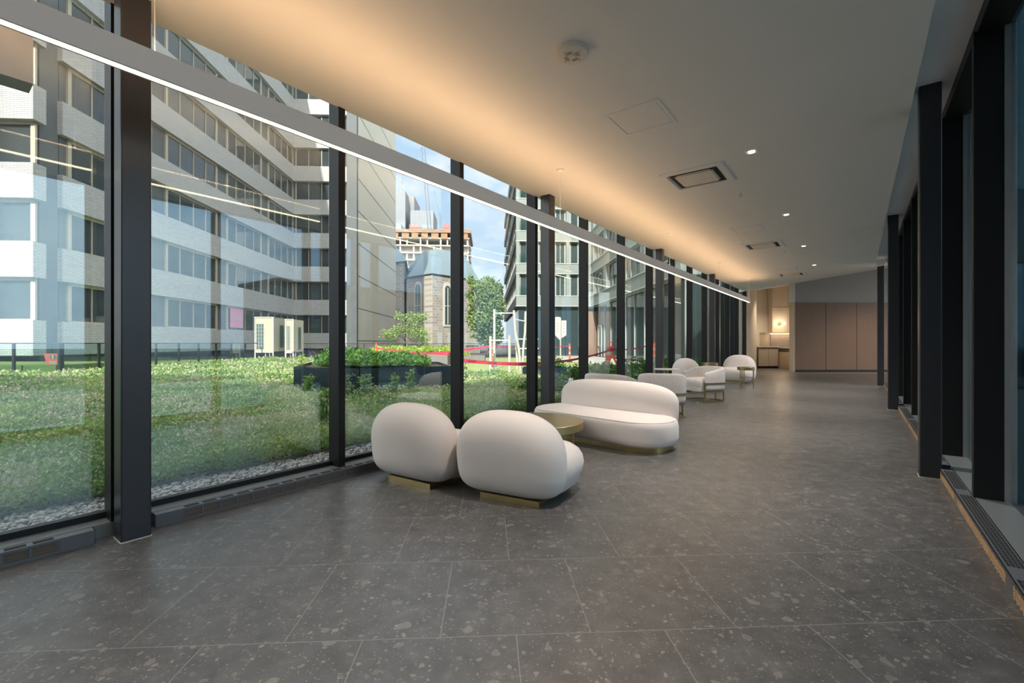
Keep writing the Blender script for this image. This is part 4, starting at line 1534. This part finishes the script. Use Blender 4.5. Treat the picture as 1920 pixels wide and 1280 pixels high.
tree('young_tree', 'slim young tree with airy foliage standing behind the lime planter bed', -6.3, 27.2, 1.5, .05,
     [(-1.0, 0, 1.7, .65, .4), (-.3, .2, 2.0, .6, .45), (.6, 0, 1.85, .65, .5), (1.1, 0, 1.6, .45, .5), (.3, .1, 2.6, .6, .5), (.9, 0, 2.7, .5, .35), (-.4, 0, 2.75, .4, .35), (-.9, .2, 1.2, .3, .3), (1.0, 0, 1.0, .35, .4)], 2300, .07, 'leaf_tree')
tree('big_tree', 'big leafy tree beyond the terrace between the church and the dark apartment block', -2.9, 57, 3.2, .32,
     [(-.2, 0, 7.6, 2.0, 2.0), (-1.1, 0, 6.8, 1.5, 1.6), (.5, -.5, 6.0, 1.7, 2.2), (-.3, -.6, 4.2, 1.9, 1.9), (.5, 0, 3.2, 1.4, 1.8), (.2, 0, 2.2, 1.7, 1.2), (.5, 0, 8.3, 1.3, 1.5), (-1.6, .5, 5.2, 1.4, 2.0)] + [(random.uniform(-2.6, .9), random.uniform(-1.5, 1.2), random.uniform(1.8, 9.6), random.uniform(.5, .9), random.uniform(.4, .8)) for _ in range(34)], 17000, .20, 'leaf_tree', -.5)

# ================================================================ FAR CITY
cs_ = thing('construction_tower', 'unfinished concrete tower with orange formwork on top behind the church', 'building', atG(0, 160, -.5))
fx = lambda px, Y=160: (px - 915) / 853 * Y
xL, xR = fx(700), fx(880)
core = MB().box(xL + 1, xR - 1, 1.5, 20, 0, 36)
core.build('core_wall', M['raw_concrete'], cs_)
for k in range(14):
    z = 41.5 - 3.0 - 2.55 * k - .2
    MB().box(xL, xR, -.6, 21, z - .3, z + .12).build('floor_slab', M['raw_concrete'], cs_)
cm = MB()
for k in range(14):
    z = 41.5 - 3.0 - 2.55 * (k + 1)
    for j in range(15):
        x = xL + .6 + (xR - xL - 1.2) * j / 14
        if (j * 7 + k) % 3:
            cm.box(x - .25, x + .25, -.3, .3, z, z + 2.3)
    for j in range(8):
        cm.box(xR - .8, xR - .3, 1 + j * 2.6, 1.5 + j * 2.6, z, z + 2.3)
o = cm.build('column_grating', M['raw_concrete'], cs_)
MB().box(xL - .4, xR + .6, -1.2, 21.5, 40.0, 41.1).build('formwork_deck', M['formwork'], cs_)
fp = MB()
for j in range(10):
    x = xL + (xR - xL) * j / 10
    fp.box(x + .4, x + 2.6 if j % 3 else x + 2.9, -.9, -.5, 37.9, 40.0)
fp.build('formwork_panel', M['formwork'], cs_)
rk = MB()
for x0, x1, zt in ((fx(768), fx(790), 43.6), (fx(831), fx(842), 44.2)):
    for q in range(6):
        x = x0 + (x1 - x0) * q / 5
        rk.box(x - .12, x + .12, 2, 2.3, 41, zt - .3 * (q % 2))
    rk.box(x0, x1, 2, 2.3, 42.3, 42.6)
rk.build('rebar_rack', M['rust_red'], cs_)

ft = thing('pale_tower', 'distant pale tower with rows of small dark windows behind the construction tower', 'building', atG(0, 320, 0))
f3 = lambda px: (px - 915) / 853 * 320
MB().box(f3(730), f3(762), 0, 30, 0, 107).build('tall_block', M['far_white'], ft)
MB().box(f3(762), f3(773), 12, 40, 0, 107.5).build('rear_block', M['far_white'], ft)
MB().box(f3(772), f3(814), -2, 22, 0, 93).build('low_block', M['far_white'], ft)
for z in range(10):
    MB().box(f3(773), f3(812), -2.15, -1.9, 34 + 5.2 * z, 36.2 + 5.2 * z).build('window_row', M['far_window'], ft)
for z in range(9):
    MB().box(f3(732), f3(761), -.15, .1, 40 + 5.2 * z, 42.2 + 5.2 * z).build('window_row', M['far_window'], ft)
rb = MB()
for j in range(12):
    x = f3(773) + (f3(812) - f3(773)) * j / 11
    rb.box(x - .15, x + .15, -2.2, -1.9, 84, 93)
    x = f3(732) + (f3(761) - f3(732)) * j / 11
    rb.box(x - .15, x + .15, -.2, 0, 88, 107)
rb.build('facade_rib', M['far_window'], ft)
an = MB()
for z in range(8):
    an.tube([(f3(752) + (.8 if z % 2 else -.8), 5, 107 + z * 2.2), (f3(752) + (-.8 if z % 2 else .8), 5, 107 + (z + 1) * 2.2)], .22, 4)
an.tube([(f3(752), 5, 107), (f3(752), 5, 126)], .3, 5)
an.build('antenna', M['far_window'], ft)
bg_ = thing('blue_glass_tower', 'distant blue glass tower peeking over the construction tower', 'building', atG(0, 250, 0))
f2 = lambda px: (px - 915) / 853 * 250
MB().box(f2(725), f2(754), 0, 20, 0, 66).build('curtain_wall', M['far_glass'], bg_)
MB().box(f2(754), f2(757.5), 0, 20, 0, 63).build('side_wall', M['far_window'], bg_)
for z in range(4):
    MB().box(f2(726), f2(757.3), -.2, .0, 42 + 6.2 * z, 42.6 + 6.2 * z).build('spandrel', M['far_white'], bg_)


def crane(label, a, b2, w, jib=None, lamp=True, group='construction cranes'):
    o = thing('tower_crane', label, 'crane', Matrix(), group)
    a, b2 = Vector(a), Vector(b2)
    n = 18
    m = MB()
    for dx, dy in ((-w, -w), (w, -w), (w, w), (-w, w)):
        m.tube([a + Vector((dx, dy, 0)), b2 + Vector((dx, dy, 0))], w * .16, 4)
    for k in range(n):
        p, q = a.lerp(b2, k / n), a.lerp(b2, (k + 1) / n)
        s = 1 if k % 2 else -1
        m.tube([p + Vector((s * w, -w, 0)), q + Vector((-s * w, -w, 0))], w * .11, 4)
        m.tube([p + Vector((w, s * w, 0)), q + Vector((w, -s * w, 0))], w * .11, 4)
    m.build('lattice_mast', M['far_window'], o)
    if jib:
        j = MB()
        for q0, q1 in jib:
            j.tube([q0, q1], w * .22, 4)
        j.build('jib', M['far_window'], o)
    return o


W3 = lambda px, py, Y: Vector(((px - 960) / 853 * Y, Y, 1.2 - (py - 643) / 853 * Y))
crane('tall lattice crane jib rising steeply behind the construction tower', W3(806, 440, 170), W3(793, 276, 170), .55, [(W3(793, 276, 170), W3(787, 279, 170)), (W3(787, 279, 170), W3(788, 283, 170)), (W3(797, 306, 170), W3(804, 307, 170))])
crane('small crane with hanging cable at the edge of the construction tower', W3(826, 427, 165), W3(825, 401, 165), .3, [(W3(821, 404, 165), W3(826, 398, 165)), (W3(824, 400, 165), W3(814, 357, 165)), (W3(824, 401, 165), W3(821, 384, 165))])

# ================================================================ DARK GLASS APARTMENT BUILDING
ap = thing('apartment_building', 'grey panelled apartment block on a dark glass base at the end of the terrace', 'building', atG(0, 0, -.03))
PZ, HF, NA = 4.85, 3.15, 5
MB().box(3.2, 40, 44.5, 77, PZ, PZ + HF * NA + 1).box(10.6, 40, 23.4, 44.6, PZ, PZ + HF * NA + 1).build('core_wall', M['frame_grey'], ap)
MB().box(3.0, 40, 44.4, 76.5, -.5, PZ).box(10.5, 40, 23.4, 44.6, -.5, PZ).build('podium_glazing', M['podium_glass'], ap)
for y in [23.6 + 2.1 * k for k in range(10)]:
    MB().box(10.42, 10.52, y - .03, y + .03, 0, PZ).build('podium_fin', M['frame_white'], ap)
MB().box(10.38, 10.6, 23.4, 44.4, PZ - .12, PZ).build('podium_trim', M['frame_white'], ap)
for x in (4.4, 6.0, 7.6, 9.0):
    MB().box(x - .03, x + .03, 44.3, 44.42, 0, PZ).build('podium_fin', M['railing'], ap)
MB().box(8.9, 10.5, 43.6, 44.3, 0, 4.3).build('entrance_wood', M['wood'], ap)
dr = MB().box(10.36, 10.46, 41.2, 41.3, 0, 2.9).box(10.36, 10.46, 42.5, 42.6, 0, 2.9).box(10.36, 10.46, 41.2, 42.6, 2.8, 2.9).box(10.36, 10.46, 41.3, 42.5, .9, 1.0).build('door', M['frame_white'], ap)
MB().box(10.44, 10.47, 41.3, 42.5, 0, 2.8).build('pane', M['pane_teal'], dr)
for k in range(NA + 1):
    z = PZ + HF * k
    MB().box(2.73, 10.1, 44.0, 44.55, z, z + .98).build('panel_band', M['frame_grey'], ap)
    MB().box(10.06, 10.65, 23.3, 44.0, z, z + .98).build('panel_band', M['frame_grey'], ap)
    MB().box(2.73, 3.25, 44.55, 77, z, z + .98).build('panel_band', M['dark_stone'], ap)
    for q in (.0, .98):
        MB().box(2.68, 10.0, 43.96, 44.0, z + q - .06, z + q + .03).box(10.0, 10.06, 23.3, 44.0, z + q - .06, z + q + .03).build('band_trim', M['frame_white'], ap)
for x in (2.73, 4.55, 6.2, 7.62, 8.95, 9.75):
    MB().box(x, x + .32, 43.98, 44.5, PZ, PZ + HF * NA).build('pier', M['frame_grey'], ap)
for k in range(NA):
    z0, z1 = PZ + HF * k + .98, PZ + HF * (k + 1) - .02
    for x0, x1, n in ((3.05, 4.5, 1), (4.9, 6.15, 2), (6.55, 7.6, 2), (8.0, 8.9, 1)):
        add_window(ap, (x0, 44.4, x1, 44.4, z0, z1, n, (0, -1)), 'frame_white', 'pane_teal', .09)
    bl = MB().box(3.05, 4.5, 44.02, 44.06, z0, z0 + .95).build('balcony_glass', M['glass_rail'], ap)
    if k < 3:
        for y0 in (25.1, 29.9, 34.7, 39.5):
            add_window(ap, (10.35, y0 + 3.6, 10.35, y0, z0, z1, 3, (-1, 0)), 'frame_white', 'pane_teal', .12)
            MB().box(10.06, 10.5, y0 + 3.7, y0 + 4.6, z0, z1).build('pier', M['frame_grey'], ap)
    for y0 in (46, 52, 58, 64, 70):
        add_window(ap, (3.0, y0 + 4.5, 3.0, y0, z0, z1, 2, (-1, 0)), 'frame_white', 'pane', .1)

# ================================================================ STREET SIDE COURTYARD
structure('courtyard_ground', MB().prism([wl(.93, -8), wl(.93, 16.4), (10.7, 12.3), (24, 12.3), wl(9.8, 12), wl(9.8, -8)], -.5, -.06), M['paving'])
structure('shade_blocks', MB().box(-110, -32.2, -76, -62, -.5, 105).box(-32.2, -26, -76, -62, -.5, 55.5).box(-26, -15, -76, -62, -.5, 59.5).box(-15, -5, -76, -62, -.5, 58).box(-5, 70, -76, -62, -.5, 69), M['concrete_panel'])  # unseen stepped blocks added behind the viewpoint to shade terrace and room
tr = thing('site_trailer', 'pale site trailer with green stripe and blue window across the courtyard', 'trailer', atC(6.0, 6.6, -.06))
MB().box(0, 2.4, 0, 8.0, .45, 3.1).build('body', M['frame_white'], tr)
MB().box(-.02, 0, 0, 8.0, 1.25, 1.75).build('stripe', M['green_paint'], tr)
for y in (1.0, 3.2, 5.6):
    w_ = MB().box(-.05, 0, y, y + 1.2, 1.95, 2.75).build('window', M['frame_white'], tr)
    MB().box(-.06, -.045, y + .07, y + 1.13, 2.02, 2.68).build('pane', M['blue_paint'], w_)
MB().box(.1, 2.3, .3, 7.7, 0, .45).build('skirt', M['railing'], tr)
MB().box(-.15, 2.55, -.1, 8.1, 3.1, 3.2).build('roof', M['planter_grey'], tr)
cbb = thing('concrete_barrier', 'low concrete barrier block on the courtyard ground before the trailer', 'barrier', atC(4.6, 7.4, -.06))
prf = [(-.28, 0), (.28, 0), (.26, .12), (.12, .32), (.09, .75), (-.09, .75), (-.12, .32), (-.26, .12)]
MB().loft([[(x, 0, z) for x, z in prf], [(x, 3.2, z) for x, z in prf]]).build('block', M['concrete'], cbb)


def hose(label, mat, c, n, r):
    pts = []
    for k in range(n):
        a = k * .45
        pts.append(C(c[0] + r * math.cos(a) * (1 + .15 * math.sin(k)), c[1] + 1.6 * r * math.sin(a) + .02 * k, -.04 + .012 * (k // 14)))
    o = MB().tube(pts, .02, 6).build('hose', M[mat], None, None, True)
    tag(o, label, 'hose', 'coiled hoses in the courtyard')


hose('yellow hose coiled on the courtyard ground outside the dark glazing', 'hose_yellow', (2.6, 5.9), 42, .45)
hose('dark blue hose coiled on the courtyard ground outside the dark glazing', 'hose_blue', (1.75, 4.5), 34, .34)

# ================================================================ WORLD AND RENDER SETTINGS
wd = bpy.data.worlds.new('sky')
scene.world = wd
wd.use_nodes = True
nt = wd.node_tree
nt.nodes.clear()
o_ = nt.nodes.new('ShaderNodeOutputWorld')
bg = nt.nodes.new('ShaderNodeBackground')
tc = nt.nodes.new('ShaderNodeTexCoord')
sep = nt.nodes.new('ShaderNodeSeparateXYZ')
nt.links.new(tc.outputs['Generated'], sep.inputs[0])
rp = nt.nodes.new('ShaderNodeValToRGB')
for p_, c_ in ((0.0, (.66, .80, .93)), (.25, (.50, .68, .90)), (.9, (.34, .52, .80))):
    e = rp.color_ramp.elements.new(p_) if p_ not in (0.0,) else rp.color_ramp.elements[0]
    e.position = p_
    e.color = (*c_, 1)
rp.color_ramp.elements[-1].color = (.30, .48, .78, 1)
nt.links.new(sep.outputs[2], rp.inputs[0])
mp = nt.nodes.new('ShaderNodeMapping')
nt.links.new(tc.outputs['Generated'], mp.inputs[0])
mp.inputs[1].default_value = (1.55, .3, .22)
mp.inputs[3].default_value = (1, 1, 1.9)
nz = nt.nodes.new('ShaderNodeTexNoise')
nt.links.new(mp.outputs[0], nz.inputs['Vector'])
nz.inputs['Scale'].default_value = 3.4
nz.inputs['Detail'].default_value = 9
nz.inputs['Roughness'].default_value = .58
r2 = nt.nodes.new('ShaderNodeValToRGB')
r2.color_ramp.elements[0].position = .47
r2.color_ramp.elements[0].color = (0, 0, 0, 1)
r2.color_ramp.elements[1].position = .62
r2.color_ramp.elements[1].color = (1, 1, 1, 1)
nt.links.new(nz.outputs[0], r2.inputs[0])
mxn = nt.nodes.new('ShaderNodeMix')
mxn.data_type = 'RGBA'
nt.links.new(r2.outputs[0], mxn.inputs[0])
nt.links.new(rp.outputs[0], mxn.inputs[6])
mxn.inputs[7].default_value = (.98, .98, 1.0, 1)
wm = nt.nodes.new('ShaderNodeMix')
wm.data_type = 'RGBA'
nt.links.new(mxn.outputs[2], wm.inputs[6])
wm.inputs[7].default_value = (1.0, .93, .84, 1)
nt.links.new(wm.outputs[2], bg.inputs[0])
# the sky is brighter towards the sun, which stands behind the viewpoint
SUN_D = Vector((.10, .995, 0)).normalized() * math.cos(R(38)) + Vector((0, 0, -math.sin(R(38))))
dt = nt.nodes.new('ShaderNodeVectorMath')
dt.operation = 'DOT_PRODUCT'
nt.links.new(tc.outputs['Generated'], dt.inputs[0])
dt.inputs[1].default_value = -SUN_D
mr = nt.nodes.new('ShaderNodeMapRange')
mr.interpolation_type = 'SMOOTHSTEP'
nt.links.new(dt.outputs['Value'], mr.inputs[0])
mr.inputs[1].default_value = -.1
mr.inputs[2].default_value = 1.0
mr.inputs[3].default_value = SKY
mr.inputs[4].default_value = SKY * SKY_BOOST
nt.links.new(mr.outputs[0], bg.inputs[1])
mw = nt.nodes.new('ShaderNodeMapRange')
nt.links.new(dt.outputs['Value'], mw.inputs[0])
mw.inputs[1].default_value = -.05
mw.inputs[2].default_value = .75
mw.inputs[3].default_value = 0
mw.inputs[4].default_value = .85
nt.links.new(mw.outputs[0], wm.inputs[0])
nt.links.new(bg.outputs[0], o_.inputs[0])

sun = bpy.data.lights.new('sun', 'SUN')
sun.energy = SUN
sun.color = (1, .95, .86)
sun.angle = R(.6)
so = bpy.data.objects.new('sun', sun)
COL.objects.link(so)
so.rotation_euler = SUN_D.to_track_quat('-Z', 'Y').to_euler()
so.location = (0, -20, 60)

vs = scene.view_settings
vs.view_transform = 'Standard'
vs.look = 'None'
vs.gamma = 1
vs.exposure = EXPO
vs.use_curve_mapping = False
cy = scene.cycles
cy.use_denoising = True
try:
    cy.denoiser = 'OPENIMAGEDENOISE'
    cy.denoising_input_passes = 'RGB_ALBEDO_NORMAL'
except Exception:
    pass
cy.max_bounces = 9
cy.diffuse_bounces = 5
cy.glossy_bounces = 4
cy.transparent_max_bounces = 24
cy.transmission_bounces = 6
cy.caustics_reflective = False
cy.caustics_refractive = False
cy.sample_clamp_indirect = 6
